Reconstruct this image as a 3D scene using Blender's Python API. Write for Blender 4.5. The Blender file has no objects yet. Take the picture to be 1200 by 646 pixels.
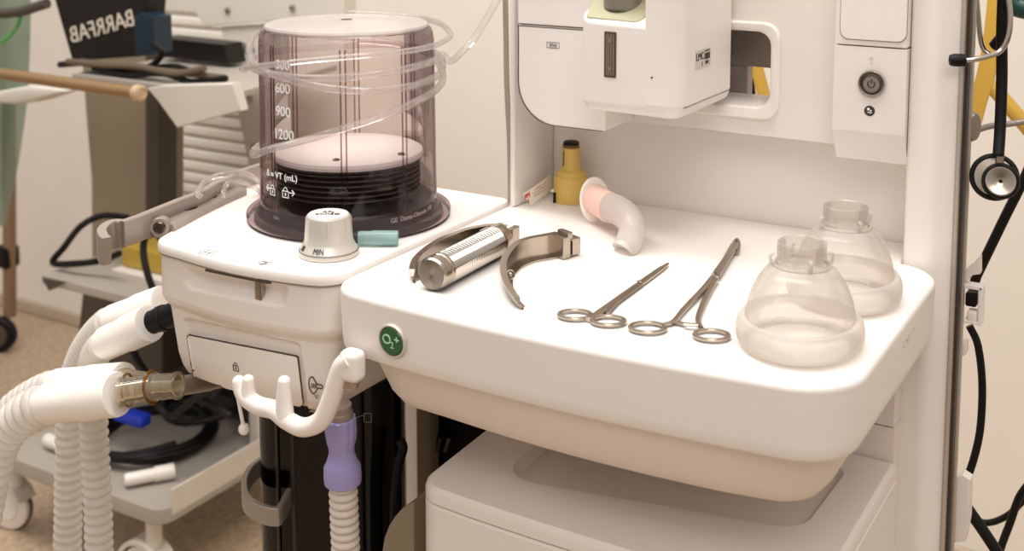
import bpy, bmesh, math, random
from mathutils.bvhtree import BVHTree
from mathutils import Vector as V, Matrix as M
random.seed(4)
PI = math.pi
C = bpy.context.scene.collection

# ------------------------------------------------------------------ camera
F, YP, XP = 1428.0, 16.0, 600.0
PIT, YAW = math.radians(6.31), math.radians(30.6)
CAM = V((0, 0, 1.196))
fh = V((-math.sin(YAW), math.cos(YAW), 0)); rt = V((math.cos(YAW), math.sin(YAW), 0)); zz = V((0, 0, 1))
fw = fh * math.cos(PIT) - zz * math.sin(PIT); up = zz * math.cos(PIT) + fh * math.sin(PIT)
def P(px, py, **k):
    """measured place: the point of the plane x=, y= or z= that the photograph shows at px, py"""
    d = fw * F + rt * (px - XP) + up * (YP - py)
    a, v = list(k.items())[0]; i = 'xyz'.index(a)
    return CAM + d * ((v - CAM[i]) / d[i])
cam = bpy.data.cameras.new('camera'); co = bpy.data.objects.new('camera', cam); C.objects.link(co)
m = M((rt, up, -fw)).transposed().to_4x4(); m.translation = CAM
co.matrix_world = m
cam.sensor_width = 36; cam.lens = 36 * F / 1200; cam.shift_y = -(323 - YP) / 1200
cam.dof.use_dof = True; cam.dof.focus_distance = 1.10; cam.dof.aperture_fstop = 7.0
cam.clip_start = .05
bpy.context.scene.camera = co

# ------------------------------------------------------------------ materials
def lin(c):
    if isinstance(c, str):
        c = [int(c[i:i + 2], 16) / 255 for i in (0, 2, 4)]
    return tuple((x / 12.92 if x <= .04045 else ((x + .055) / 1.055) ** 2.4) for x in c) + (1,)
MATS = {}
def mat(name, col, rough=.45, metal=0, bump=0, bscale=400, var=.03, vscale=8, coat=0, emit=0, sss=0, spec=.5):
    mt = bpy.data.materials.new(name); mt.use_nodes = True; MATS[name] = mt
    n = mt.node_tree.nodes; l = mt.node_tree.links; b = n['Principled BSDF']
    c = lin(col)
    tc = n.new('ShaderNodeTexCoord')
    nz = n.new('ShaderNodeTexNoise'); nz.inputs['Scale'].default_value = vscale; nz.inputs['Detail'].default_value = 4
    l.new(tc.outputs['Object'], nz.inputs['Vector'])
    rp = n.new('ShaderNodeValToRGB')
    rp.color_ramp.elements[0].position = .3; rp.color_ramp.elements[1].position = .7
    rp.color_ramp.elements[0].color = tuple(max(0, x * (1 - var)) for x in c[:3]) + (1,)
    rp.color_ramp.elements[1].color = tuple(min(1, x * (1 + var)) for x in c[:3]) + (1,)
    l.new(nz.outputs['Fac'], rp.inputs['Fac']); l.new(rp.outputs['Color'], b.inputs['Base Color'])
    b.inputs['Roughness'].default_value = rough; b.inputs['Metallic'].default_value = metal
    b.inputs['Coat Weight'].default_value = coat; b.inputs['Specular IOR Level'].default_value = spec
    if sss:
        b.inputs['Subsurface Weight'].default_value = sss; b.inputs['Subsurface Radius'].default_value = (.01, .008, .006)
        b.inputs['Subsurface Scale'].default_value = .5
    if emit:
        b.inputs['Emission Color'].default_value = c; b.inputs['Emission Strength'].default_value = emit
    if bump:
        n2 = n.new('ShaderNodeTexNoise'); n2.inputs['Scale'].default_value = bscale
        l.new(tc.outputs['Object'], n2.inputs['Vector'])
        bp = n.new('ShaderNodeBump'); bp.inputs['Strength'].default_value = bump; bp.inputs['Distance'].default_value = .001
        l.new(n2.outputs['Fac'], bp.inputs['Height']); l.new(bp.outputs['Normal'], b.inputs['Normal'])
    return mt
def clear(name, face, edge, gloss=.6, rough=.08, milk=0, milkcol='FFFFFF', ior=1.45, mrough=.5):
    """thin transparent plastic: tinted see-through, denser where seen edge on, with a glossy skin and some milkiness"""
    mt = bpy.data.materials.new(name); mt.use_nodes = True; MATS[name] = mt
    n = mt.node_tree.nodes; l = mt.node_tree.links; n.clear()
    out = n.new('ShaderNodeOutputMaterial'); tr = n.new('ShaderNodeBsdfTransparent')
    lw = n.new('ShaderNodeLayerWeight'); lw.inputs['Blend'].default_value = .35
    mx = n.new('ShaderNodeMix'); mx.data_type = 'RGBA'
    mx.inputs['A'].default_value = lin(face); mx.inputs['B'].default_value = lin(edge)
    l.new(lw.outputs['Facing'], mx.inputs['Factor']); l.new(mx.outputs['Result'], tr.inputs['Color'])
    cur = tr.outputs[0]
    if milk:
        df = n.new('ShaderNodeBsdfDiffuse'); df.inputs['Color'].default_value = lin(milkcol)
        tl = n.new('ShaderNodeBsdfTranslucent'); tl.inputs['Color'].default_value = lin(milkcol)
        a = n.new('ShaderNodeMixShader'); a.inputs[0].default_value = mrough
        l.new(df.outputs[0], a.inputs[1]); l.new(tl.outputs[0], a.inputs[2])
        b2 = n.new('ShaderNodeMixShader'); b2.inputs[0].default_value = milk
        l.new(cur, b2.inputs[1]); l.new(a.outputs[0], b2.inputs[2]); cur = b2.outputs[0]
    gl = n.new('ShaderNodeBsdfGlossy'); gl.inputs['Roughness'].default_value = rough
    fr = n.new('ShaderNodeFresnel'); fr.inputs['IOR'].default_value = ior
    mu = n.new('ShaderNodeMath'); mu.operation = 'MULTIPLY'; mu.inputs[1].default_value = gloss
    l.new(fr.outputs[0], mu.inputs[0])
    ms = n.new('ShaderNodeMixShader'); l.new(mu.outputs[0], ms.inputs[0]); l.new(cur, ms.inputs[1]); l.new(gl.outputs[0], ms.inputs[2])
    l.new(ms.outputs[0], out.inputs['Surface'])
    return mt
WHITE = mat('cream_plastic', 'F0E9E3', .38, bump=.05, bscale=900, var=.012)
WHITE2 = mat('warm_white_plastic', 'EBE2DA', .42, bump=.06, bscale=900, var=.015)
SHELL = mat('satin_white_shell', 'ECE2DB', .5, bump=.1, bscale=1200, var=.015)
GAP = mat('dark_seam', '4A4038', .7)
GREYM = mat('satin_grey_metal', '9C9085', .36, .3, bump=.12, bscale=900)
ALU = mat('aluminium', 'BBB0A3', .45, .35, bump=.08)
DALU = mat('dark_groove', '4A423A', .5, .4)
SILVER = mat('satin_silver', 'D9D2C8', .38, .45)
CHROME = mat('polished_steel', 'C9C1B6', .16, 1)
STEEL = mat('brushed_steel', 'B3A799', .24, 1, bump=.05)
DSTEEL = mat('dark_steel', '5A5048', .3, .9)
BLACK = mat('black_rubber', '0B0807', .5, spec=.25)
BLACKG = mat('black_gloss', '0E0B09', .12, coat=.3)
BELL = mat('bellows_black', '332621', .38)
DISC = mat('bellows_white', 'F3ECE6', .4)
INK = mat('dark_ink', '3A332D', .6)
RED = mat('red_ink', 'C2402B', .6)
WINK = mat('white_ink', 'FFFFFF', .5, emit=0)
GREEN = mat('button_green', '0E5A2C', .25, coat=.4)
LGREEN = mat('pale_green_print', 'BFE6C4', .5)
OLIVE = mat('olive_collar', 'A6A384', .45)
DIAL = mat('grey_dial', '8F877D', .4, .3, bump=.2)
YELLOW = mat('yellow_plastic', 'D9B760', .42, sss=.05)
PINK = mat('pink_plastic', 'F0C6B8', .4, sss=.2)
MILKW = mat('milky_white', 'F6EEE6', .35, sss=.3)
PURPLE = mat('lilac_rubber', '9C93C6', .45)
HOSEG = mat('beige_hose', 'D6CCC0', .4)
HOSEY = mat('yellow_tube', 'D8B04A', .42)
TEAL = mat('teal_rubber', '0C413B', .4)
PAPER = mat('paper', 'F4ECE0', .7)
PAPERL = mat('silver_label', 'D2CCC6', .5)
CART = mat('cart_grey', 'A79F94', .5, .1, bump=.1)
CARTL = mat('cart_light', 'CFC8BD', .5, .1)
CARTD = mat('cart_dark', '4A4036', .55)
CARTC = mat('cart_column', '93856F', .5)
BRONZE = mat('bronze_tube', 'A0805A', .35, .5)
DEVICE = mat('device_dark', '1B1613', .45, spec=.3)
BLUE = mat('blue_plastic', '0A2433', .4)
BLUE2 = mat('bright_blue_plastic', '1A36B4', .4)
SLAT = mat('slat_white', 'EDE6DC', .45)
RACK = mat('rack_panel', 'D8D1C6', .45)
PADY = mat('yellow_pad', 'B8983A', .5)
CASTW = mat('caster_white', 'E2DBD2', .4)
DRAPE = clear('green_film', 'BFCFBE', '8EAA98', .25, .3, milk=.45, milkcol='8FA694')
DOME = clear('rose_clear_plastic', 'FDF8F8', 'DAC4C9', .7, .04, ior=1.5)
DOMETOP = clear('rose_clear_lid', 'FCF8F7', 'EDE0E0', .6, .05, milk=.5, milkcol='FDF8F5', mrough=.4)
RIB = clear('rose_rib', 'DCC8CC', 'A58C93', .6, .1)
FLANGE = clear('rose_flange', 'F0E0E2', 'CDB0B5', .7, .06, milk=.07, milkcol='F0E2E2')
TUBE = clear('clear_vinyl', 'FEFBFA', 'EFE3E1', .55, .08, milk=.16, milkcol='FFFFFF')
MASK = clear('frosted_clear_plastic', 'FDFBF8', 'F4EEE7', .55, .12, milk=.26, milkcol='FBF6F1')
CUSH = clear('frosted_cushion', 'FCF9F5', 'F3EDE6', .4, .2, milk=.55, milkcol='F6F0EA')
HOSEW = clear('frosted_white_hose', 'FAF6F0', 'EBE3D9', .5, .22, milk=.72, milkcol='FDF9F3', mrough=.4)
CUFF = mat('white_silicone', 'F4EEE6', .4, sss=.2)
AMBER = clear('amber_clear', 'FEFAF0', 'ECD6A8', .95, .04, milk=.2, milkcol='FFF4DC')
CYAN = clear('cyan_clear', 'E2F4F3', 'BFE2E2', .7, .1, milk=.65, milkcol='CDEEEC')
SMOKE = clear('smoked_black', '3A3230', '1C1716', .9, .08)

# ------------------------------------------------------------------ mesh helpers
def emp(name, loc, label=None, cat=None, group=None):
    o = bpy.data.objects.new(name, None); C.objects.link(o); o.location = loc; o.empty_display_size = .02
    if label: o['label'] = label
    if cat: o['category'] = cat
    if group: o['group'] = group
    return o
BV = {}
def obj(name, bm, mt, parent=None, label=None, cat=None, group=None, kind=None, sharp=35):
    bmesh.ops.recalc_face_normals(bm, faces=bm.faces[:])
    if name in ('worktop', 'housing'): BV[name] = BVHTree.FromBMesh(bm)
    me = bpy.data.meshes.new(name); bm.to_mesh(me); bm.free()
    for p in me.polygons: p.use_smooth = True
    me.set_sharp_from_angle(angle=math.radians(sharp))
    me.materials.append(mt)
    o = bpy.data.objects.new(name, me); C.objects.link(o)
    wn = o.modifiers.new('weighted normals', 'WEIGHTED_NORMAL'); wn.keep_sharp = True
    if parent is not None:
        o.parent = parent
        w = M.Identity(4); q = parent
        while q is not None:
            w = M.Translation(q.location) @ w; q = q.parent
        me.transform(w.inverted())
    elif kind != 'structure':
        # top-level mesh: put the origin at its base
        vs = [v.co for v in me.vertices]
        c = V(((min(v.x for v in vs) + max(v.x for v in vs)) / 2, (min(v.y for v in vs) + max(v.y for v in vs)) / 2, min(v.z for v in vs)))
        me.transform(M.Translation(-c)); o.location = c
    if label: o['label'] = label
    if cat: o['category'] = cat
    if group: o['group'] = group
    if kind: o['kind'] = kind
    return o
def join(*bms):
    out = bms[0]
    for b in bms[1:]:
        me = bpy.data.meshes.new('tmp'); b.to_mesh(me); b.free(); out.from_mesh(me); bpy.data.meshes.remove(me)
    return out
def loft(rings, caps=(1, 1), closed=True):
    bm = bmesh.new(); R = [[bm.verts.new(p) for p in r] for r in rings]; n = len(R[0])
    for a, b in zip(R, R[1:]):
        for i in range(n if closed else n - 1):
            j = (i + 1) % n
            try: bm.faces.new((a[i], a[j], b[j], b[i]))
            except ValueError: pass
    if caps[0]: bm.faces.new(R[0][::-1])
    if caps[1]: bm.faces.new(R[-1])
    return bm
def frame(o, x, z):
    x = V(x).normalized(); z = V(z); z = (z - x * z.dot(x)).normalized(); y = z.cross(x)
    mm = M((x, y, z)).transposed().to_4x4(); mm.translation = V(o); return mm
def box(sx, sy, sz, mx=None, bev=0, seg=2):
    bm = bmesh.new(); bmesh.ops.create_cube(bm, size=1)
    bmesh.ops.scale(bm, vec=(sx, sy, sz), verts=bm.verts[:])
    if bev: bmesh.ops.bevel(bm, geom=bm.edges[:], offset=bev, segments=seg, affect='EDGES', profile=.5)
    if mx is not None:
        bmesh.ops.transform(bm, matrix=mx if isinstance(mx, M) else M.Translation(V(mx)), verts=bm.verts[:])
    return bm
def bx(x0, x1, y0, y1, z0, z1, bev=0, seg=2):
    return box(x1 - x0, y1 - y0, z1 - z0, ((x0 + x1) / 2, (y0 + y1) / 2, (z0 + z1) / 2), bev, seg)
def rpoly(pts, n=8):
    """rounded polygon from (x, y, r) corners, counter-clockwise"""
    out = []; k = len(pts)
    for i in range(k):
        p = V(pts[i][:2]); a = V(pts[i - 1][:2]); b = V(pts[(i + 1) % k][:2]); r = pts[i][2]
        if r <= 0: out.append(p); continue
        u = (a - p).normalized(); v = (b - p).normalized(); th = u.angle(v); t = r / math.tan(th / 2)
        c = p + (u + v).normalized() * (r / math.sin(th / 2))
        s0 = p + u * t - c; s1 = p + v * t - c
        a0 = math.atan2(s0.y, s0.x); a1 = math.atan2(s1.y, s1.x); d = (a1 - a0 + PI) % (2 * PI) - PI
        for j in range(n + 1):
            t_ = a0 + d * j / n; out.append(c + V((math.cos(t_), math.sin(t_))) * r)
    return out
def inset(poly, d):
    out = []; n = len(poly)
    for i in range(n):
        p = poly[i]; a = poly[i - 1]; b = poly[(i + 1) % n]
        e1 = (p - a); e2 = (b - p)
        if e1.length < 1e-9 or e2.length < 1e-9: out.append(p.copy()); continue
        n1 = V((-e1.y, e1.x)).normalized(); n2 = V((-e2.y, e2.x)).normalized(); nn = n1 + n2
        if nn.length < 1e-6: out.append(p + n1 * d); continue
        nn.normalize(); out.append(p + nn * (d / max(.5, nn.dot(n1))))
    return out
def levels(poly, lv, mx=None, caps=(1, 1)):
    """stack of inset copies of an outline: lv = [(inset, z), ...]"""
    rings = [[V((p.x, p.y, z)) for p in inset(poly, d)] for d, z in lv]
    if mx is not None: rings = [[mx @ p for p in r] for r in rings]
    return loft(rings, caps)
def prism(poly, z0, z1, bev=0, mx=None):
    if bev: return levels(poly, [(bev, z0), (bev * .3, z0 + bev * .3), (0, z0 + bev), (0, z1 - bev), (bev * .3, z1 - bev * .3), (bev, z1)], mx)
    return levels(poly, [(0, z0), (0, z1)], mx)
def rrect(x0, x1, y0, y1, r, n=5):
    return rpoly([(x0, y0, r), (x1, y0, r), (x1, y1, r), (x0, y1, r)], n)
def lathe(prof, o=(0, 0, 0), axis=(0, 0, 1), n=48, caps=(0, 0), sx=1, sy=1, a0=0, xdir=None):
    ax = V(axis).normalized(); xd = V(xdir) if xdir is not None else (V((1, 0, 0)) if abs(ax.x) < .9 else V((0, 1, 0)))
    xd = (xd - ax * xd.dot(ax)).normalized(); yd = ax.cross(xd); o = V(o)
    rings = [[o + ax * t + xd * (r * sx * math.cos(a0 + 2 * PI * i / n)) + yd * (r * sy * math.sin(a0 + 2 * PI * i / n)) for i in range(n)] for r, t in prof]
    return loft(rings, caps)
def spline(pts, per=8, closed=False):
    pts = [V(p) for p in pts]; n = len(pts); out = []
    rng = range(n) if closed else range(n - 1)
    for i in rng:
        if closed: a, b, c, d = pts[i - 1], pts[i], pts[(i + 1) % n], pts[(i + 2) % n]
        else:
            b, c = pts[i], pts[i + 1]
            a = pts[i - 1] if i else b * 2 - c
            d = pts[i + 2] if i + 2 < n else c * 2 - b
        for j in range(per):
            t = j / per
            out.append(.5 * ((2 * b) + (c - a) * t + (2 * a - 5 * b + 4 * c - d) * t * t + (3 * b - a - 3 * c + d) * t ** 3))
    if not closed: out.append(pts[-1])
    return out
def resample(path, step):
    out = [path[0].copy()]; acc = 0
    for a, b in zip(path, path[1:]):
        L = (b - a).length
        if L < 1e-9: continue
        t = step - acc
        while t <= L:
            out.append(a + (b - a) * (t / L)); t += step
        acc = (acc + L) % step if step > 0 else 0
    return out
def frames(path, ref=None, closed=False):
    n = len(path); T = []
    for i in range(n):
        a = path[i - 1] if (i or closed) else path[i]; b = path[(i + 1) % n] if (i < n - 1 or closed) else path[i]
        T.append((b - a).normalized())
    r = V(ref) if ref is not None else (V((0, 0, 1)) if abs(T[0].z) < .9 else V((1, 0, 0)))
    N = []
    for t in T:
        if ref is not None: r = V(ref)
        k = r - t * r.dot(t)
        if k.length < 1e-6: k = t.orthogonal()
        r = k.normalized(); N.append(r)
    return T, N
def tube(path, rad, n=12, caps=True, closed=False, ref=None, sx=1, sy=1):
    T, N = frames(path, ref, closed); rings = []
    for i, p in enumerate(path):
        b = T[i].cross(N[i]); r = rad(i / max(1, len(path) - 1)) if callable(rad) else rad
        rings.append([p + N[i] * (r * sx * math.cos(2 * PI * k / n)) + b * (r * sy * math.sin(2 * PI * k / n)) for k in range(n)])
    if closed: rings.append(rings[0]); 
    bm = loft(rings, (caps and not closed, caps and not closed))
    if closed: bmesh.ops.remove_doubles(bm, verts=bm.verts[:], dist=1e-6)
    return bm
def sweep(sec, path, ref, scale=None):
    """sec: closed list of (n, b); n along ref, b sideways"""
    T, N = frames(path, ref); rings = []
    for i, p in enumerate(path):
        b = T[i].cross(N[i]); f = i / (len(path) - 1); s = scale(f) if scale else (1, 1)
        rings.append([p + N[i] * (u * s[0]) + b * (v * s[1]) for u, v in sec])
    return loft(rings)
def corrugated(path, r0, r1, pitch, n=22):
    p = resample(path, pitch / 8); T, N = frames(p); rings = []; r0 = min(r0, r1 * .745)
    for i, q in enumerate(p):
        b = T[i].cross(N[i]); ph = (i % 8) / 8
        r = r0 + (r1 - r0) * math.sin(PI * ph) ** .75
        rings.append([q + N[i] * (r * math.cos(2 * PI * k / n)) + b * (r * math.sin(2 * PI * k / n)) for k in range(n)])
    return loft(rings)
def slab(pxs, y, depth, bev=0):
    """a plate or block whose front outline was measured in the plane y and that runs back by depth"""
    pts = [P(a, b, y=y) for a, b in pxs]
    poly = [V((p.x, p.z)) for p in pts]
    area = sum(poly[i - 1].x * poly[i].y - poly[i].x * poly[i - 1].y for i in range(len(poly)))
    if area < 0: poly.reverse()
    mx = M(((1, 0, 0, 0), (0, 0, 1, 0), (0, 1, 0, 0), (0, 0, 0, 1)))
    return prism(poly, y, y + depth, bev, mx)
def text(s, size, mx, depth=.0003, bold=0, align='CENTER', mirror=False, warp=None):
    cu = bpy.data.curves.new('t', 'FONT'); cu.body = s; cu.size = size; cu.align_x = align; cu.align_y = 'CENTER'; cu.extrude = depth; cu.resolution_u = 3; cu.offset = bold
    o = bpy.data.objects.new('t', cu); C.objects.link(o)
    dg = bpy.context.evaluated_depsgraph_get(); dg.update()
    me = bpy.data.meshes.new_from_object(o.evaluated_get(dg))
    bpy.data.objects.remove(o); bpy.data.curves.remove(cu)
    bm = bmesh.new(); bm.from_mesh(me); bpy.data.meshes.remove(me)
    if mirror: bmesh.ops.scale(bm, vec=(-1, 1, 1), verts=bm.verts[:])
    if warp:
        for v in bm.verts: v.co = warp(v.co)
    else: bmesh.ops.transform(bm, matrix=mx, verts=bm.verts[:])
    return bm
def surf(px, py, bv, off=0):
    d = (fw * F + rt * (px - XP) + up * (YP - py)).normalized(); h = BV[bv].ray_cast(CAM, d)
    if h[0] is None: h = BV[bv].find_nearest(P(px, py, y=.822))
    n_ = h[1] if h[1].dot(d) < 0 else -h[1]
    return h[0] + n_ * off, n_
def patch(pxs, bv, off, thick, r=4):
    """a thin plate lying on a curved surface"""
    pl = rpoly([(a, b, r) for a, b in pxs], 5); dense = []
    for i, p in enumerate(pl):
        q = pl[(i + 1) % len(pl)]; k = max(1, int((q - p).length / 5))
        dense += [p.lerp(q, j / k) for j in range(k)]
    c = sum(dense, V((0, 0))) / len(dense); rings = []
    for s_, o_ in ((1, off - thick), (1, off - .0006), (.992, off - .0001), (.97, off), (.9, off), (.78, off), (.62, off), (.45, off), (.28, off), (.1, off)):
        g = []
        for p in dense:
            q = c + (p - c) * s_; h, n_ = surf(q.x, q.y, bv); g.append(h + n_ * o_)
        rings.append(g)
    return loft(rings, (0, 1))
def sframe(px, py, bv, off):
    o, n_ = surf(px, py, bv, off); return frame(o, V((1, 0, 0)) - n_ * n_.x, n_)
def wall_fr(o, face='front', tilt=0):
    """frame for things standing on a vertical face: x along, y up, z out"""
    return {'front': frame(o, (1, 0, 0), (0, -1, 0)), 'right': frame(o, (0, 1, 0), (1, 0, 0)), 'top': frame(o, (1, 0, 0), (0, 0, 1))}[face]
def ring(o, axis, R, r, n=40, m=10, sx=1, sy=1, xdir=None):
    prof = [(R + r * math.cos(2 * PI * i / m), r * math.sin(2 * PI * i / m)) for i in range(m + 1)]
    bm = lathe(prof, o, axis, n, sx=sx, sy=sy, xdir=xdir); bmesh.ops.remove_doubles(bm, verts=bm.verts[:], dist=1e-6); return bm
def disc(o, axis, r, t, n=40, bev=0):
    return lathe([(r - bev, 0), (r, bev), (r, t - bev), (r - bev, t)] if bev else [(r, 0), (r, t)], o, axis, n, caps=(1, 1))

# ------------------------------------------------------------------ setting
fl = mat('vinyl_floor', 'B19A80', .55, var=.22, vscale=80)
FZ = -.04
obj('floor', bx(-5.5, 2.6, -1.2, 2.3, FZ - .05, FZ), fl, kind='structure')
wl = mat('painted_wall', 'E8E0D5', .7, bump=.1, bscale=300, var=.015, vscale=3)
obj('wall_back', bx(-5.5, 2.6, 2.21, 2.31, FZ, 2.9), wl, kind='structure')
obj('baseboard_back', bx(-5.5, 2.6, 2.195, 2.209, FZ + .001, FZ + .035, .004), mat('base_strip', 'BBA894', .5), kind='structure')

# ------------------------------------------------------------------ the machine
T = .85
mach = emp('anesthesia_machine', (-.42, 1.0, 0), 'large cream anaesthesia workstation with worktop tray, drawer cabinet and raised back panel', 'medical machine')
front = [(-.635 + (.43 * i / 10), .785 - .012 * math.sin(PI * i / 10) + .008 * i / 10, 0) for i in range(1, 10)]
top_poly = rpoly([(-.650, .788, .033)] + front + [(-.2045, .797, .05), (-.2045, 1.105, .045), (-.243, 1.105, 0), (-.243, 1.168, 0), (-.650, 1.168, 0)], 10)
wt = obj('worktop', levels(top_poly, [(.008, .793), (.0045, .7943), (.0026, .798), (.0016, .805), (0, .8445), (.0005, .8470), (.0015, .8487), (.003, .8497), (.0045, .85)]), WHITE, mach)
basin = rpoly([(-.612, .806, .05), (-.43, .797, 0), (-.232, .816, .055), (-.232, 1.1, 0), (-.612, 1.1, 0)], 10)
basin = rpoly([(-.637, .801, .056)] + [(-.55 + .25 * i / 8, .799 - .010 * math.sin(PI * (i + 1) / 10), 0) for i in range(9)] + [(-.2175, .811, .056), (-.2175, 1.085, .02), (-.637, 1.085, .02)], 10)
obj('worktop_basin', levels(basin, [(.042, .7375), (.033, .739), (.024, .744), (.015, .755), (.004, .780), (0, .794)]), SHELL, mach)
sp_pts = [P(1059, 407, x=-.2042), P(1062, 398, x=-.2042), P(1064, 400, x=-.2042), P(1068, 391, x=-.2042), P(1072, 385, x=-.2042)]
obj('side_mark', tube(sp_pts, .0006, 6), mat('faint_print', 'C4B4A4', .6), mach)
# oxygen flush button on the front skirt
bp, bn = surf(461, 399, 'worktop', .0002)
fr = frame(bp, V((1, 0, 0)) - bn * bn.x, bn)
btn = obj('oxygen_button', lathe([(.0118, -.004), (.0118, .0022), (.0112, .003), (0.0001, .0032)], bp, bn, 40), GREEN, mach, label='round green push button')
obj('button_ring', lathe([(.0148, -.006), (.0148, .001), (.0138, .0028), (.0125, .0028), (.0119, .0008), (.0119, -.006)], bp, bn, 48), SILVER, btn)
obj('lettering', join(text('O', .0118, fr @ M.Translation((-.0042, .001, .0033))), text('2', .0078, fr @ M.Translation((.0012, -.0030, .0033))), text('+', .0100, fr @ M.Translation((.0062, .0022, .0033)))), LGREEN, btn)
# drawer cabinet below
dpoly = rpoly([(-.588, .829, .026)] + [(-.57 + .31 * i / 8, .826 - .004 * math.sin(PI * i / 8), 0) for i in range(1, 8)] + [(-.2345, .828, .012), (-.2345, 1.08, 0), (-.596, 1.08, 0)], 8)
LZ = .672
cab = obj('drawer_cabinet', levels(dpoly, [(.002, FZ + .05), (0, FZ + .055), (0, LZ - .0175), (.002, LZ - .0155)]), WHITE2, mach)
ra, rb = P(583, 559, z=LZ), P(940, 622, z=LZ)
rec = rpoly([(ra.x, ra.y, .03), (rb.x, rb.y, .03), (rb.x + .004, 1.05, .02), (ra.x - .004, 1.05, .02)], 10)
def cap_mesh():
    bm = levels(dpoly, [(.003, LZ - .015), (0, LZ - .0135), (0, LZ - .006), (.0015, LZ - .002), (.004, LZ)], caps=(1, 0))
    o = [V((p.x, p.y, LZ)) for p in inset(dpoly, .004)]; q = [V((p.x, p.y, LZ)) for p in rec]
    f = bmesh.new(); es = []
    for L_ in (o, q):
        vs = [f.verts.new(p) for p in L_]
        es += [f.edges.new((vs[i], vs[(i + 1) % len(vs)])) for i in range(len(vs))]
    bmesh.ops.triangle_fill(f, use_beauty=True, use_dissolve=False, edges=es)
    rr = [[V((p.x, p.y, z)) for p in inset(rec, d)] for d, z in ((0, LZ), (.0015, LZ - .0012), (.003, LZ - .005), (.006, LZ - .0085), (.012, LZ - .009))]
    bm = join(bm, f, loft(rr, caps=(0, 1))); bmesh.ops.remove_doubles(bm, verts=bm.verts[:], dist=1e-5); return bm
obj('cabinet_lid', cap_mesh(), WHITE2, mach)
# machine chassis under and behind
obj('lower_back_panel', bx(-.596, -.2385, 1.083, 1.12, FZ + .03, .7015, .001), WHITE2, mach)
obj('rear_housing', bx(-.596, -.2390, 1.083, 1.12, .7025, .79, .001), WHITE2, mach)
obj('rear_post', bx(P(474, 520, y=1.15).x, P(494, 520, y=1.15).x, 1.15, 1.17, FZ + .002, .703, .003), WHITE, mach)
ca, cb_, cc_ = P(487, 520, y=1.06), P(505, 520, y=1.06), P(507, 520, y=1.07)
obj('chassis_side', bx(ca.x, cb_.x, 1.06, 1.10, FZ + .002, .703, .003), CARTC, mach)
obj('chassis_panel', bx(cc_.x, -.597, 1.075, 1.10, FZ + .002, .703, .003), BLACK, mach)
obj('chassis_slot', join(*[tube([P(x, 512, y=1.073), P(x - 5, 528, y=1.073)], .004, 8) for x in (517, 527)]), DSTEEL, mach)
# niche: side, back, upper panel
sp = obj('side_panel', bx(-.6450, -.6385, 1.085, 1.20, .8503, 1.32, .003), WHITE, mach)
obj('niche_back', bx(-.638, -.243, 1.169, 1.19, .80, .962, .001), WHITE, mach)
UY = 1.125
hx0, hx1, hz0, hz1 = -.470, -.3755, .976, 1.050
def upper_panel():
    o = rrect(-.638, -.2430, .948, 1.33, .002, 3); i_ = rrect(hx0, hx1, hz0, hz1, .014, 6)
    c = V(((hx0 + hx1) / 2, (hz0 + hz1) / 2)); mx = M(((1, 0, 0, 0), (0, 0, 1, 0), (0, 1, 0, 0), (0, 0, 0, 1)))
    # a plate round the hole made of a dense outer ring projected from the inner one
    inner = i_; outer = []
    for p in inner:
        d = (p - c); ts = []
        if d.x > 0: ts.append((-.2430 - c.x) / d.x)
        if d.x < 0: ts.append((-.638 - c.x) / d.x)
        if d.y > 0: ts.append((1.33 - c.y) / d.y)
        if d.y < 0: ts.append((.948 - c.y) / d.y)
        outer.append(c + d * min(ts))
    for q in ((-.638, .948), (-.2430, .948), (-.2430, 1.33), (-.638, 1.33)):
        k = min(range(len(outer)), key=lambda j: (outer[j] - V(q)).length); outer[k] = V(q)
    r = [[V((p.x, UY + .045, p.y)) for p in outer], [V((p.x, UY + .003, p.y)) for p in outer], [V((p.x, UY, p.y)) for p in outer],
         [V((p.x, UY, p.y)) for p in inner], [V((p.x, UY + .045, p.y)) for p in inner]]
    r.append(r[0]); bm = loft(r, (0, 0)); bmesh.ops.remove_doubles(bm, verts=bm.verts[:], dist=1e-6); return bm
upn = obj('upper_panel', upper_panel(), WHITE2, mach)
def hole_rim():
    mx = M(((1, 0, 0, 0), (0, 0, 1, 0), (0, 1, 0, 0), (0, 0, 0, 1)))
    o = rrect(hx0 - .009, hx1 + .009, hz0 - .012, hz1 + .009, .016, 6); i_ = rrect(hx0, hx1, hz0, hz1, .014, 6)
    pr = [(o, 0, 0), (o, 0, -.003), (o, .0015, -.0045), (o, .004, -.0045), (i_, -.0015, -.0035), (i_, 0, -.002), (i_, .003, .02), (i_, .004, .044)]
    return loft([[mx @ V((p.x, p.y, UY + z)) for p in inset(q, d)] for q, d, z in pr], (0, 0))
rim = obj('grip_opening', hole_rim(), WHITE, upn)
obj('grip_back', join(bx(-.474, -.374, UY + .046, UY + .062, 1.0075, 1.056, .001), bx(-.474, -.4155, UY + .046, UY + .062, .970, 1.0075, .001)), GREYM, upn)
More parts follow.
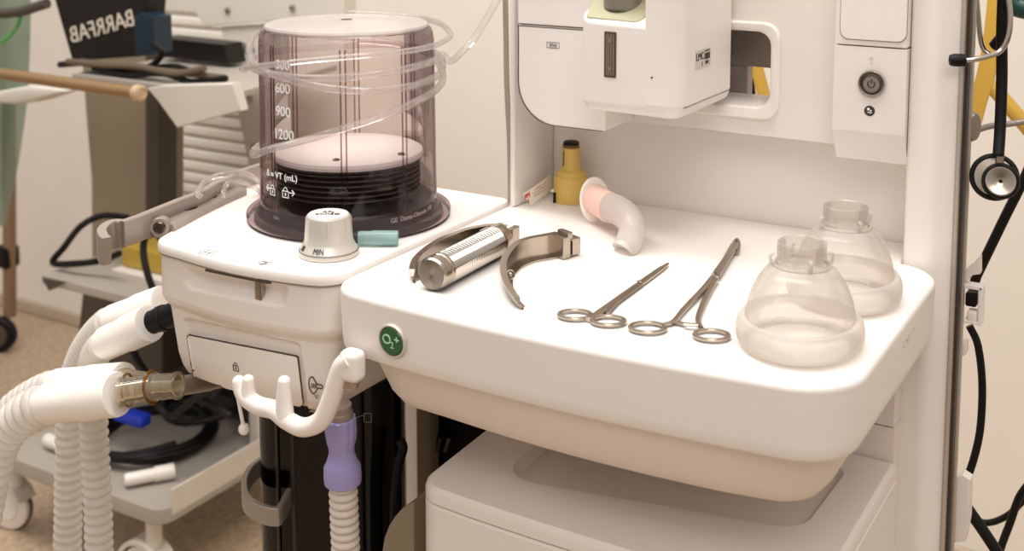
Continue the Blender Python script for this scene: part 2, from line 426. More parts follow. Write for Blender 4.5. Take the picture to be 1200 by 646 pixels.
# display / power panel
PX0, PX1, PY = -.3075, -.2427, 1.098
def chin(z0, z1, y0, x0=PX0, x1=PX1, slope=.02):
    poly = rpoly([(x0, y0, .003), (x1, y0, .001), (x1, UY - .0002, 0), (x0, UY - .0002, 0)], 3)
    return levels(poly, [(0, z0), (0, z1)])
pw = obj('power_panel', None or loft([[V((x, UY - .0005, .938)), V((x, UY - .010, .938)), V((x, PY + .006, .958)), V((x, PY, .968)), V((x, PY, 1.0455)), V((x, UY - .0005, 1.0455))] for x in (PX0, PX1)]), WHITE, mach)
dp = obj('display_panel', bx(PX0, PX1, PY, UY - .0005, 1.0465, 1.30, .0015), WHITE, mach)
mxf = M(((1, 0, 0, 0), (0, 0, 1, 0), (0, 1, 0, 0), (0, 0, 0, 1)))
dl = rrect(PX0 + .005, PX1 - .001, 1.052, 1.29, .008)
obj('panel_seam', levels(inset(dl, -.0006), [(0, PY - .0006), (0, PY - .0002)], mxf), mat('soft_seam', '9A8D80', .6), dp)
obj('panel_inlay', levels(dl, [(0.0006, PY - .0014), (0, PY - .0008), (0, PY - .0004)], mxf), WHITE, dp)
pc = P(1022, 98, y=PY)
pb = obj('power_button', lathe([(.0122, 0), (.0122, .002), (.0115, .003), (.0098, .0028), (.0092, .0014)], pc, (0, -1, 0), 48), CHROME, mach)
obj('button_face', lathe([(.0092, .0008), (.0088, .0026), (.0070, .0028), (.0001, .0030)], pc, (0, -1, 0), 48), GREYM, pb)
arc = [pc + V((.0032 * math.sin(a), -.0034, .0032 * math.cos(a))) for a in [PI * .2 + i * PI * 1.6 / 20 for i in range(21)]]
obj('power_symbol', join(tube(arc, .0005, 6), tube([pc + V((0, -.0034, .0045)), pc + V((0, -.0034, .0005))], .0005, 6), ring(pc + V((0, -.003, 0)), (0, -1, 0), .0080, .0007)), INK, pb)
q = P(1019, 130, y=PY)
obj('round_icon', join(disc(q, (0, -1, 0), .0048, .0003)), INK, mach)
obj('icon_figure', join(disc(q + V((-.001, -.0003, .0016)), (0, -1, 0), .0012, .0003), text('~', .008, wall_fr(q + V((.0002, -.0004, -.0012)))), disc(q + V((.0012, -.0003, .0002)), (0, -1, 0), .0008, .0003)), WINK, mach)
q = P(1021, 70, y=PY)
obj('indicator_icon', join(box(.0032, .0003, .0028, q + V((0, -.0001, .001))), text('-c', .004, wall_fr(q + V((0, -.0002, -.0022))))), PAPERL, mach)
# right column with rail
obj('front_column', levels(rpoly([(-.2424, 1.106, .006), (-.218, 1.100, .02), (-.1985, 1.106, .003), (-.1985, 1.135, 0), (-.2424, 1.135, 0)], 5), [(0, FZ + .002), (0, 1.34)]), WHITE, mach)
obj('equipment_rail', join(bx(-.1984, -.1955, 1.102, 1.122, FZ + .002, 1.34, .0006), bx(-.1984, -.1905, 1.119, 1.126, FZ + .002, 1.34, .0006)), ALU, mach)
obj('rail_groove', bx(-.1954, -.1925, 1.109, 1.1185, FZ + .002, 1.34, .0003), DALU, mach)
# left gas module behind the vaporizer
gm = rpoly([(-.6195, .949, .042), (-.520, .949, .004), (-.520, 1.0495, .001), (-.6195, 1.0495, .001)], 10)
gmod = obj('gas_module', prism(gm, 1.06, UY - .0005, .002, mxf), WHITE, mach)
obj('module_cover', prism(rpoly([(-.6195, 1.0505, .001), (-.525, 1.0505, .001), (-.525, 1.2, .001), (-.6195, 1.2, .001)], 2), 1.059, UY - .0005, .0012, mxf), WHITE, gmod)
obj('module_gap', prism([p + V((-.0013, -.0005)) for p in gm], 1.0615, 1.066, 0, mxf), GAP, gmod)
obj('module_seam', bx(-.6190, -.53, 1.062, 1.10, 1.0485, 1.0515), GAP, gmod)
q = P(648, 53, y=1.0598)
obj('printed_mark', join(text('(Oo)', .0042, wall_fr(q)), *[box(.014 if i < 2 else .0004, .0002, .0004 if i < 2 else .005, q + V(((0, 0, -.007, .007)[i], 0, (.0028, -.0028, 0, 0)[i]))) for i in range(4)]), INK, gmod)

# ------------------------------------------------------------------ vaporizer
vp = emp('vaporizer', (-.46, 1.05, .98), 'white anaesthetic vaporizer block with olive collar and grey dial, hanging on back panel', 'vaporizer')
vpoly = rpoly([(-.5185, .998, .014), (-.4135, .990, .016), (-.4135, 1.118, .004), (-.5185, 1.118, .004)], 7)
vz0, vz1 = P(737, 29, y=.996).z, P(737, 0, y=1.030).z
vsl = (vz1 - vz0) / .034
def vbody():
    lv = [(.012, .981), (.006, .9825), (.002, .986), (0, .992), (0, vz0 - .004), (.0012, vz0 - .0012), (.0035, vz0)]
    rings = []
    for k_, (d_, z_) in enumerate(lv):
        rings.append([V((p.x, p.y, z_ + (vsl * min(.06, max(0, p.y - .994)) if k_ > 3 else 0))) for p in inset(vpoly, d_)])
    return loft(rings)
vb = obj('body', vbody(), WHITE, vp)
e0_, e1_ = P(757, 27, y=.994), P(776, 0, y=1.030); ed = (e1_ - e0_)
vback = rpoly([(e0_.x, .9921, .001), (-.4131, .9896, .016), (-.4131, 1.118, .004), (-.5183, 1.118, .004), (-.5183, 1.062, .006), (e1_.x + ed.x * .7, 1.060, .010)], 6)
obj('rear_body', levels(vback, [(.0004, .9935), (.0, .994), (0, 1.25)]), WHITE, vp)
cp3 = [(686, 25, 1.000), (751, 28, .9975), (767, 5, 1.025), (769, -12, 1.048), (706, -14, 1.053)]
cpt = [P(a, b, y=c) for a, b, c in cp3]
cpt = [V((p.x, p.y, vz0 + vsl * (p.y - .994) + .0006)) for p in rpoly([(q.x, q.y, r_) for q, r_ in zip(cpt, (.006, .008, .003, 0, 0))], 5)]
obj('collar', loft([[p + V((0, 0, -.002)) for p in cpt], cpt, [p.lerp(sum(cpt, V()) / len(cpt), .04) + V((0, 0, .0008)) for p in cpt]]), OLIVE, vp)
dc = P(727, 13, y=1.018); dc = V((dc.x, 1.024, vz0 + vsl * .030 - .006))
dl_ = [(.0002, 0), (.0175, 0), (.0175, .0012), (.0182, .0014), (.0182, .06), (.017, .062), (.0002, .062)]
obj('dial', lathe(dl_, dc, (0, 0, 1), 48), DIAL, vp)
obj('dial_gap', ring(dc + V((0, 0, .006)), (0, -vsl, 1), .0183, .0009, 48, 6), BLACK, vp)
wq = P(715.5, 64, y=.9958); wfr = frame(wq, (1, -.075, 0), (-.075, -1, 0))
w_ = obj('gauge_window', box(.0128, .0425, .002, wfr @ M.Translation((0, 0, .0002)), .0006), mat('window_brown', '5B4D43', .3), vp)
obj('gauge_scale', join(*[box(.0009, .038, .0005, wfr @ M.Translation((x, 0, .0014))) for x in (-.0032, -.0012, .0012, .0036)], prism([V((-.0018, .0115)), V((.0018, .0115)), V((0, .0150))], .0014, .0020, 0, wfr), prism([V((-.0018, -.0115)), V((0, -.0150)), V((.0018, -.0115))], .0014, .0020, 0, wfr), box(.011, .0004, .0005, wfr @ M.Translation((0, .0155, .0014))), box(.011, .0004, .0005, wfr @ M.Translation((0, -.0125, .0014)))), GREYM, w_)
lq = P(824, 68, x=-.4127); lfr = wall_fr(lq, 'right')
lb = obj('label', box(.036, .0175, .0005, lfr, .0002), PAPERL, vp)
obj('label_print', join(text('LMC', .0098, lfr @ M.Translation((-.0085, .0022, .0004))), text('E', .005, lfr @ M.Translation((-.003, -.0052, .0004))),
    *[box(.0014 + .0009 * (i % 3), .0058, .0003, lfr @ M.Translation((.0034 + i * .0028, .0012, .0004))) for i in range(5)],
    box(.011, .0012, .0003, lfr @ M.Translation((.009, .0062, .0004))), text('IMD', .0045, lfr @ M.Translation((.0085, -.0048, .0004)))), INK, lb)
obj('side_seam', bx(-.4136, -.4133, 1.0, 1.117, .9920, .9925), INK, vp)
q = P(764, 91, y=.9908)
obj('keyhole', disc(q, (-.07, -1, 0), .0009, .0008, 12), INK, vp)

# ------------------------------------------------------------------ absorber / breathing module
AT = .853
ab = emp('breathing_module', (-.76, .96, .71), 'white breathing system housing left of the worktop, under the clear bellows dome', 'medical machine')
fb = [(-.855 + .2 * i / 8, .799 - .013 * math.sin(PI * i / 8) + .004 * i / 8, 0) for i in range(1, 8)]
apoly = rpoly([(-.872, .799, .03)] + fb + [(-.6545, .806, .028), (-.6535, 1.03, .02), (-.6545, 1.108, .01), (-.955, 1.108, .03), (-.955, 1.03, .05)], 8)
obj('top_plate', levels(apoly, [(.003, .842), (.0005, .8425), (0, .8445), (0, .848), (.0012, .851), (.004, .8528), (.006, AT)]), WHITE, ab)
obj('plate_seam', levels(inset(apoly, .0012), [(0, .8408), (0, .8418)]), MATS['soft_seam'], ab)
hpoly = inset(apoly, .003)
hl = [(.05, .709), (.032, .712), (.022, .718), (.017, .727), (.0135, .74), (.0075, .7875), (.0055, .790), (.0015, .7955), (.0, .80), (0, .8415)]
hlv = []
for (d0, z0), (d1, z1) in zip(hl, hl[1:]):
    k_ = max(1, int((z1 - z0) / .0016))
    hlv += [(d0 + (d1 - d0) * j / k_, z0 + (z1 - z0) * j / k_) for j in range(k_)]
hlv.append(hl[-1])
hden = []
for i, p in enumerate(hpoly):
    q = hpoly[(i + 1) % len(hpoly)]; k_ = max(1, int((q - p).length / .0018)) if p.y < .9 and q.y < .9 else 1
    hden += [p.lerp(q, j / k_) for j in range(k_)]
def pdist(p, poly):
    best = 1e9; ins = False
    for i in range(len(poly)):
        a_, b_ = poly[i - 1], poly[i]; e_ = b_ - a_; t_ = max(0, min(1, (p - a_).dot(e_) / e_.length_squared)); best = min(best, (a_ + e_ * t_ - p).length)
        if (a_.y > p.y) != (b_.y > p.y) and p.x < (b_.x - a_.x) * (p.y - a_.y) / (b_.y - a_.y) + a_.x: ins = not ins
    return best if ins else -best
scoop = [V(q) for q in ((213, 309), (336, 332), (341, 340), (334, 360), (322, 361), (222, 341), (212, 330))]
flapr = [V(q) for q in ((215, 377), (219, 373), (347, 402), (352, 406), (362, 492), (228, 462))]
def sm(x): x = max(0, min(1, x)); return x * x * (3 - 2 * x)
def housing():
    rings = []
    for d_, z_ in hlv:
        g = []
        for p in inset(hden, d_):
            w_ = V((p.x, p.y, z_))
            if p.y < .87 and p.x < -.66:
                q = w_ - CAM; dp_ = q.dot(fw); u_ = V((XP + F * q.dot(rt) / dp_, YP - F * q.dot(up) / dp_))
                a_ = pdist(u_, scoop); b_ = pdist(u_, flapr)
                w_.y += .0075 * sm(a_ / 14) + .0042 * sm((b_ + 1) / 4)
            g.append(w_)
        rings.append(g)
    return loft(rings)
obj('housing', housing(), WHITE2, ab)
sl = [surf(x, y, 'housing', .0012)[0] for x, y in ((243, 315.5), (262, 319.5), (282, 323.5), (300, 327), (318, 330))]
obj('slot', tube(sl, .0021, 6, ref=(0, 0, 1), sx=.8), GAP, ab)
h0, n0 = surf(307, 341, 'housing', .0025)
lt = obj('latch', box(.0085, .0065, .0255, h0 + V((0, 0, .0005)), .0014), STEEL, ab)
obj('latch_slot', box(.012, .004, .004, surf(309, 328, 'housing', .001)[0], .001), GAP, ab)
fpx = [(218, 390), (351, 416), (358, 474), (227, 442)]
obj('flap_gap', patch([(218, 389.6), (351.3, 415.6), (358, 475), (227, 443)], 'housing', .0038, .002, 4), GAP, ab)
fd = obj('flap_door', patch([(218.5, 390.3), (350.7, 416.3), (357.5, 474), (227.5, 442)], 'housing', .0042, .004, 4), WHITE, ab)
r_ = sframe(280, 427, 'housing', .0045)
def lock_icon(r, s=1, closed=True):
    b = [box(.0052 * s, .0005 * s, .0003, r @ M.Translation((0, y * s, 0))) for y in (-.0036, .0006)] + [box(.0005 * s, .0047 * s, .0003, r @ M.Translation((x * s, -.0015 * s, 0))) for x in (-.0026, .0026)]
    b += [box(.001 * s, .0018 * s, .0003, r @ M.Translation((0, -.0015 * s, 0)))]
    arc = [r @ V((.0017 * s * math.cos(t), (.0006 + .0024 * math.sin(t)) * s, 0)) for t in [PI * i / 10 for i in range(11)]]
    return join(*b, tube(arc, .00025 * s, 5))
obj('lock_icon', lock_icon(r_, 1.25), INK, fd)
r_ = sframe(369, 452, 'housing', .0006)
def bag_icon(r):
    o = [(-.004, .007), (-.001, .0085), (.0005, .006), (.003, .002), (.0075, .0015), (.0075, -.0015), (.003, -.002), (0, -.0065), (-.003, -.008), (-.0055, -.003), (-.0055, .003)]
    pth = spline([r @ V((x, y, 0)) for x, y in o], 3, True)
    hand = [tube([r @ V((x, .002, 0)), r @ V((x - .001, -.0025, 0))], .0004, 5) for x in (-.0025, -.0008, .0008, .0024)]
    tri = tube([r @ V((-.001, -.0095, 0)), r @ V((.0025, -.0092, 0)), r @ V((.0008, -.0125, 0))], .0004, 5, closed=True)
    return join(tube(pth, .0005, 5, closed=True), *hand, tri)
obj('bag_icon', bag_icon(r_), INK, ab)
def top_icon(px, py, k):
    o = P(px, py, z=AT + .0002); r = frame(o, (.98, .1, 0), (0, 0, 1))
    if k: return join(box(.013, .0004, .0002, r @ M.Translation((0, .006, 0))), box(.013, .0004, .0002, r @ M.Translation((0, -.006, 0))), *[box(.0005, .009, .0002, r @ M.Translation((x, 0, 0))) for x in (-.0065, -.003, .003, .0065)], box(.008, .0005, .0002, r))
    return join(ring(o, (0, 0, 1), .0035, .0003, 20, 5), tube([o, r @ V((.006, .006, 0))], .0003, 5), tube([r @ V((.001, -.006, 0)), r @ V((.007, -.001, 0))], .0003, 5))
obj('module_icon', top_icon(243, 296, 1), INK, ab)
obj('latch_icon', top_icon(308, 308, 0), INK, ab)
# APL knob
kc = P(385.5, 297, z=AT + .0005)
hl_ = [V((-.9055, .885, .8612)), V((-.917, .945, .8615))]
obj('link_hole', lathe([(.0001, 0), (.0055, 0), (.0055, .0004), (.0001, .0004)], V((-.903, .878, .8609)), (0, 0, 1), 20, sx=1, sy=1.9, xdir=(1, -.2, 0)), BLACK, ab)
obj('link_hole', disc(V((-.916, .925, .8609)), (0, 0, 1), .005, .0004, 16), BLACK, ab)
kn = obj('pressure_knob', lathe([(.0272, 0), (.0272, .004), (.0260, .0065), (.0235, .0105), (.0222, .014), (.0218, .020), (.0206, .0345), (.0195, .0365), (.0175, .0373), (.0001, .0374)], kc, (0, 0, 1), 64), SILVER, ab)
obj('knob_flute', join(*[tube([kc + V((.0212 * math.cos(a), .0212 * math.sin(a), .018)), kc + V((.0203 * math.cos(a), .0203 * math.sin(a), .034))], .0012, 8) for a in [-.92 + k * 2 * PI / 7 for k in range(7)]]), SILVER, kn)
obj('knob_line', ring(kc + V((0, 0, .0045)), (0, 0, 1), .0272, .0003, 64, 5), INK, kn)
kf = frame(kc + V((0, 0, .0375)), rt, (0, 0, 1))
obj('knob_cap', lathe([(.0182, .0372), (.0180, .0377), (.0001, .0378)], kc, (0, 0, 1), 48), DISC, kn)
def cyl_warp(c, R, z0, a0, tilt=0):
    def f(v):
        a = a0 + v.x / R; k = R + v.z - tilt * v.y
        return V((c.x + k * math.cos(a), c.y + k * math.sin(a), z0 + v.y))
    return f
CA = math.atan2(-.82, .69)
obj('top_print', text('APL\ncmH2O', .007, M.Translation((0, 0, .0006)) @ kf), INK, kn)
obj('minimum_print', text('MIN', .0058, None, warp=cyl_warp(kc, .0252, kc.z + .0086, CA - .40, .72)), INK, kn)
obj('number_print', text('30', .0058, None, warp=cyl_warp(kc, .0252, kc.z + .0086, CA - 1.2, .72)), INK, kn)
obj('knob_mark', disc(P(363, 303, z=AT), (0, 0, 1), .0012, .0004, 10), INK, ab)
# grey lever arm at the back left
def pz(px, py, z_): q = P(px, py, z=.874); return V((q.x, q.y, z_))
pth = [pz(142, 259, .862), pz(160, 253, .862), pz(185, 243, .862), pz(210, 233, .862), pz(228, 226.5, .862), pz(240, 221, .862), pz(251, 214, .862), pz(262, 209.5, .862), V((-.935, .985, .862)), V((-.938, 1.02, .862)), V((-.935, 1.07, .862))]
pth = spline(pth, 6)
arm = obj('lever_arm', sweep([(u, v) for u, v in [(-.013, -.004), (.011, -.004), (.012, -.003), (.012, .003), (.011, .004), (-.013, .004)]], pth, (0, 0, 1)), GREYM, ab)
hp = spline([pz(143, 258.5, .862), pz(134, 258, .862), pz(124, 261, .861), pz(119, 266, .860), pz(121, 271, .859), pz(124, 273, .858)], 5)
obj('lever_grip', sweep([(-.015, -.004), (-.014, -.005), (.0105, -.005), (.012, -.004), (.012, .004), (.0105, .005), (-.014, .005), (-.015, .004)], hp, (0, 0, 1)), GREYM, arm)
lk = spline([V((-.886, .828, .854)), V((-.892, .848, .8545)), V((-.902, .88, .855)), V((-.914, .93, .855)), V((-.922, .97, .855))], 5)
obj('arm_link', sweep([(-.011, -.009), (.004, -.009), (.006, -.007), (.006, .009), (.004, .011), (-.011, .011)], lk, (0, 0, 1)), GREYM, ab)
bo = V((-.887, .824, .858)); bd = V((.62, -.78, .1)).normalized()
bolt = obj('pivot_bolt', lathe([(.0098, -.01), (.0098, .003), (.0088, .0045), (.006, .0045), (.0058, .0035)], bo, bd, 32), GREYM, ab)
obj('bolt_head', lathe([(.0056, 0), (.0056, .005), (.0045, .006), (.0026, .006), (.0024, .0035), (.0001, .0035)], bo, bd, 24), DSTEEL, bolt)

# black ports on the left flank
p1 = P(196, 371, y=.835); p2 = P(178, 378, y=.832)
port_ax = (p2 - p1).normalized()
obj('hose_port', lathe([(.012, -.03), (.012, .002), (.0132, .003), (.0132, .009), (.012, .010), (.012, .02), (.0001, .02)], p1, port_ax, 32), BLACK, ab)
obj('port_plate', box(.004, .03, .05, V((-.868, .842, .752)), .001), BLACK, ab)
g0, g1 = P(246, 447, y=.868), P(207, 453, y=.812)
obj('test_plug', lathe([(.0085, -.02), (.0085, .0), (.0095, .001), (.0095, (g1 - g0).length), (.0001, (g1 - g0).length)], g0, (g1 - g0), 24), mat('plug_grey', '8C8277', .4), ab)
# ---- bellows dome
DC = V((-.7655, .9665, 0))
bl = emp('bellows_assembly', (DC.x, DC.y, AT), 'rose-tinted clear bellows dome with white disc and black folds on the breathing housing', 'bellows dome')
ft = math.atan2(-DC.y, -DC.x)           # towards the camera
dz0 = AT + .0006
dm = obj('dome', lathe([(.0900, .872), (.0898, .88), (.0893, .90), (.0880, 1.034), (.0872, 1.041), (.0855, 1.0455), (.0835, 1.0475), (.0820, 1.0475), (.0812, 1.0462)], DC, (0, 0, 1), 96), DOME, bl)
obj('dome_lid', lathe([(.0812, 1.0462), (.0825, 1.0492), (.0815, 1.0512), (.079, 1.0522), (.04, 1.0545), (.0001, 1.055)], DC, (0, 0, 1), 96), DOMETOP, bl)
obj('lid_mark', disc(DC + V((.0, -.0, 1.0551)), (0, 0, 1), .006, .0002, 20), RIB, bl)
obj('flange', lathe([(.1020, AT + .0006), (.1035, AT + .003), (.1040, AT + .006), (.1035, AT + .0085), (.1025, AT + .0095), (.1010, AT + .0090), (.098, AT + .0080), (.094, AT + .0095), (.0905, AT + .019)], DC, (0, 0, 1), 96), FLANGE, bl)
obj('seal_ring', ring(DC + V((0, 0, AT + .0016)), (0, 0, 1), .1024, .0009, 96, 6), BLACK, bl)
ribs = []
for k in (-107.5, -54.5, -13.5, 30, 76, 122, 168, 214):
    a = math.radians(k)
    for d in (-.028, .028):
        x = V((math.cos(a + d), math.sin(a + d), 0))
        ribs.append(tube([DC + x * .0882 + V((0, 0, .874)), DC + x * .0868 + V((0, 0, 1.036))], .0009, 6))
obj('dome_ribs', join(*ribs), RIB, dm)
obj('bellows_base', lathe([(.0001, .874), (.070, .8745), (.0845, .8735), (.0868, .871), (.0868, .862), (.095, .8605), (.096, .858), (.096, AT + .001)], DC, (0, 0, 1), 96), BELL, bl)
prof = [(.058, .8745), (.060, .880)]
for i in range(6):
    z = .8815 + i * .0052
    prof += [(.0655, z), (.0725, z + .0016), (.0732, z + .0026), (.0725, z + .0036), (.0655, z + .0048)]
z = .8815 + 6 * .0052
prof += [(.074, z + .0002), (.0752, z + .002), (.0752, z + .006)]
obj('bellows_folds', lathe(prof, DC, (0, 0, 1), 96), BELL, bl)
zt = z + .006
ds = obj('bellows_disc', lathe([(.0755, zt - .003), (.0765, zt), (.0755, zt + .003), (.072, zt + .0048), (.050, zt + .0065), (.0001, zt + .0075)], DC, (0, 0, 1), 96), DISC, bl)
for dx, dy in ((-.2, .060), (.9, .066)):
    a = ft + dx
    obj('disc_stud', lathe([(.0042, 0), (.0038, .0025), (.0022, .0036), (.0001, .0038)], DC + V((dy * math.cos(a), dy * math.sin(a), zt + .0035)), (0, 0, 1), 20), DSTEEL, ds)
def zd(py, a, R=.0895):
    x = DC + V((R * math.cos(a), R * math.sin(a), 0)); lo, hi = .8, 1.2
    for _ in range(40):
        md = (lo + hi) / 2; q = V((x.x, x.y, md)) - CAM; y = YP - F * q.dot(up) / q.dot(fw)
        if y > py: lo = md
        else: hi = md
    return lo
aS = ft - .86
mk = [text(s, .0138, None, warp=cyl_warp(DC, .0899, zd(py, aS), aS + .10)) for s, py in (('600', 103), ('900', 130), ('1200', 157))]
mk.append(text('300', .0125, None, warp=cyl_warp(DC, .0892, zd(76, aS), aS + .10)))
mk.append(text('\u0394 \u2248 V\u209C (mL)'.replace('\u209C', 'T'), .0088, None, warp=cyl_warp(DC, .0900, zd(206, aS), aS + .03)))
for q_, b_ in zip(('number_print', 'number_print', 'number_print', 'number_print', 'unit_print'), mk): obj(q_, b_, WINK, dm)
def lockw(a, py):
    z = zd(py, a); o = DC + V((.0902 * math.cos(a), .0902 * math.sin(a), z)); return frame(o, (-math.sin(a), math.cos(a), 0), (math.cos(a), math.sin(a), 0))
l1, l2 = lockw(aS - .10, 222), lockw(aS + .12, 225)
obj('lock_print', join(lock_icon(l1, 1.5), lock_icon(l2, 1.5), text('\u2190', .010, l1 @ M.Translation((-.0075, 0, 0))), text('\u2192', .010, l2 @ M.Translation((.0085, 0, 0)))), WINK, dm)
obj('maker_print', text('GE  Datex-Ohmeda 1500', .0064, None, warp=cyl_warp(DC, .0871, .8665, ft + .85)), WINK, bl)
obj('code_print', text('0086', .005, None, warp=cyl_warp(DC, .0871, .8665, ft - .95)), PAPERL, bl)
# inner white fitting seen on the base at the right
obj('base_fitting', join(*[box(.014, .004, .003, frame(DC + V((.072 * math.cos(ft + .95), .072 * math.sin(ft + .95), .876)), (math.cos(t), math.sin(t), 0), (0, 0, 1))) for t in (0, PI / 2)], lathe([(.018, 0), (.018, .006), (.014, .008), (.0001, .008)], DC + V((.064 * math.cos(ft + .25), .064 * math.sin(ft + .25), .8735)), (0, 0, 1), 24)), BLACK, bl)

# ---- clear tubing wound round the dome
def cp(deg, z, r=.0945):
    a = ft + math.radians(deg); return DC + V((r * math.cos(a), r * math.sin(a), z))
def wp(l, dr=0):
    out = []
    for d, py in l:
        s_ = abs(math.sin(math.radians(d))); r = .0938 + dr + .0025 * s_ ** 3
        a = ft + math.radians(d); out.append(cp(d, zd(py, a, r), r))
    return out
A_ = [(-118, 168), (-105, 172), (-93, 179), (-72, 181), (-50, 174), (-16, 159), (19, 137), (50, 115), (75, 99), (93, 82), (115, 64), (145, 52), (180, 46), (215, 40), (240, 38), (258, 42), (270, 54), (284, 70), (305, 84), (330, 96), (352, 104), (375, 106), (400, 101), (425, 90), (445, 80), (460, 66), (485, 56), (520, 52), (560, 56), (590, 60), (615, 66), (635, 75), (660, 84), (690, 91), (715, 91), (740, 86), (770, 76), (795, 67), (808, 64)]
tail = [P(528, 72, y=1.03), P(540, 62, y=1.05), P(555, 46, y=1.07), P(573, 17, y=1.08), P(590, -14, y=1.09)]
ct = obj('suction_tubing', tube(spline(wp(A_) + tail, 6), .0037, 10), TUBE, None, 'thin clear plastic tubing wound in loops around the bellows dome', 'tubing')
B_ = [(-99, 82), (-78, 80), (-50, 77), (-15, 70), (20, 63), (50, 55), (75, 45), (93, 37), (115, 26), (145, 18), (180, 15)]
obj('sampling_tubing', tube(spline(wp(B_, .0080), 6), .003, 10), TUBE, None, 'short clear tube loop around the top rim of the bellows dome', 'tubing')
pa = [P(236, 231, z=.880), P(231, 226, z=.884), P(243, 211, y=.905), P(266, 204, y=.925), P(288, 204, y=.95), P(306, 214, y=.985), P(311, 222, z=.862), P(316, 226, z=.8575)]
obj('vent_tubing', tube(spline(pa, 8), .003, 10), TUBE, None, 'outer clear tube loop behind the grey lever arm left of the dome', 'tubing')
pa = [P(262, 231, y=.900), P(263, 222, y=.905), P(269, 213, y=.915), P(283, 214, y=.95), P(298, 220, y=.975), P(306, 227, z=.860), P(311, 231, z=.8565)]
obj('vent_tubing', tube(spline(pa, 8), .0025, 10), TUBE, None, 'inner smaller clear tube arch between the grey lever arm and the dome', 'tubing')
# cyan cap lying beside knob
a, b = P(421, 279, z=AT + .0075), P(466, 279, z=AT + .0075)
obj('needle_cap', lathe([(.0001, -.001), (.0060, -.001), (.0066, .001), (.0066, .012), (.0072, .013), (.0070, .036), (.0066, .0365), (.0058, .0355), (.0055, .02), (.0001, .02)], a, (b - a), 32), CYAN, None, 'small translucent cyan plastic cap lying beside the silver pressure knob', 'cap')

# ------------------------------------------------------------------ absorber canister and hoses below
cn = emp('absorber_canister', (-.72, .95, .35), 'dark smoked absorber canister with grey loop handle hanging below the white housing', 'canister')
CCN = P(391, 560, y=.945); CCN.z = 0
def cw(u_, v_): q = CCN + rt * u_ + fh * v_; return V((q.x, q.y))
cpoly = [cw(p.x, p.y) for p in rrect(-.0695, .0735, -.062, .062, .036, 8)]
obj('canister_body', levels(cpoly, [(.006, .36), (0, .366), (0, .700), (.002, .706)]), SMOKE, cn)
obj('canister_core', levels(inset(cpoly, .016), [(0, .37), (0, .699)]), BLACKG, cn)
def cbar(u_, r_): q = cw(u_, -.0615); return tube([V((q.x, q.y, .38)), V((q.x, q.y, .70))], r_, 8)
obj('canister_bar', join(cbar(-.030, .003), cbar(-.046, .0015)), BELL, cn)
hp = [P(306, 546, z=.596), P(294, 556, z=.595), P(287, 570, z=.593), P(288, 586, z=.591), P(296, 596, z=.590), P(308, 602, z=.589), P(322, 605, z=.588), P(329, 601, z=.588)]
hp = spline([hp[0] + fh * .03 + rt * .012] + hp + [hp[-1] + fh * .05 + rt * .004], 6)
obj('loop_handle', sweep([(-.009, -.003), (.008, -.003), (.009, -.002), (.009, .002), (.008, .003), (-.009, .003)], hp, (0, 0, 1)), GREYM, cn)
obj('canister_lever', tube(spline([P(468, 516, y=.93), P(472, 526, y=.93), P(466, 548, y=.925), P(462, 600, y=.92), P(463, 690, y=.92)], 6), .005, 10), BLACK, cn)
q = cw(.032, -.0625); o_ = V((q.x, q.y, P(430, 494, y=q.y).z)); fr_ = frame(o_, rt, -fh)
obj('canister_icon', join(box(.007, .0006, .0003, fr_ @ M.Translation((.012, .005, 0))), box(.007, .0006, .0003, fr_ @ M.Translation((.012, -.004, 0))), box(.0006, .009, .0003, fr_ @ M.Translation((.0085, .0005, 0))), box(.0006, .009, .0003, fr_ @ M.Translation((.0155, .0005, 0))), tube([fr_ @ V((-.012, -.003, 0)), fr_ @ V((.008, .003, 0))], .0003, 5)), GREYM, cn)
# lower chassis shroud right of canister
obj('chassis_shroud', slab([(485, 588), (478, 591), (470, 597), (462, 606), (455, 617), (450, 630), (447, 648), (446, 720), (485, 720)], .875, .05, .002), CARTC, None, 'dark grey curved shroud low between the black canister and drawer cabinet', 'machine cover')
# lilac connector and ribbed hose
hz = emp('scavenging_hose', tuple(P(401, 646, y=.835)), 'beige ribbed hose with lilac rubber connector hanging in front of the black canister', 'hose')
t0, t1 = P(398, 474, y=.806), P(402, 570, y=.812); ax = t1 - t0; L = ax.length; ax.normalize()
obj('stub', lathe([(.0001, .0), (.0104, .0), (.0104, .006), (.0112, .007), (.0112, .013), (.0001, .013)], t0, ax, 28), GREYM, hz)
def fl_ring():
    pr = [(.0125, .012), (.0136, .013), (.0138, .024), (.0132, .032), (.0112, .042), (.0114, .047), (.0135, .054), (.0165, .060), (.0168, .071), (.0164, .0745), (.0125, .075), (.010, .074)]
    rings = []; xd = V((1, 0, 0)); yd = ax.cross(xd).normalized(); xd = yd.cross(ax); n = 60
    for r, t in pr:
        rings.append([t0 + ax * t + (xd * math.cos(2 * PI * i / n) + yd * math.sin(2 * PI * i / n)) * (r + (.0005 * math.cos(12 * 2 * PI * i / n) if .012 < t < .04 else 0)) for i in range(n)])
    return loft(rings, (1, 0))
obj('connector', fl_ring(), PURPLE, hz, label='lilac rubber connector')
obj('hose', corrugated([t0 + ax * (.074 + .01 * i) for i in range(22)], .0108, .0132, .0078), HOSEG, hz)
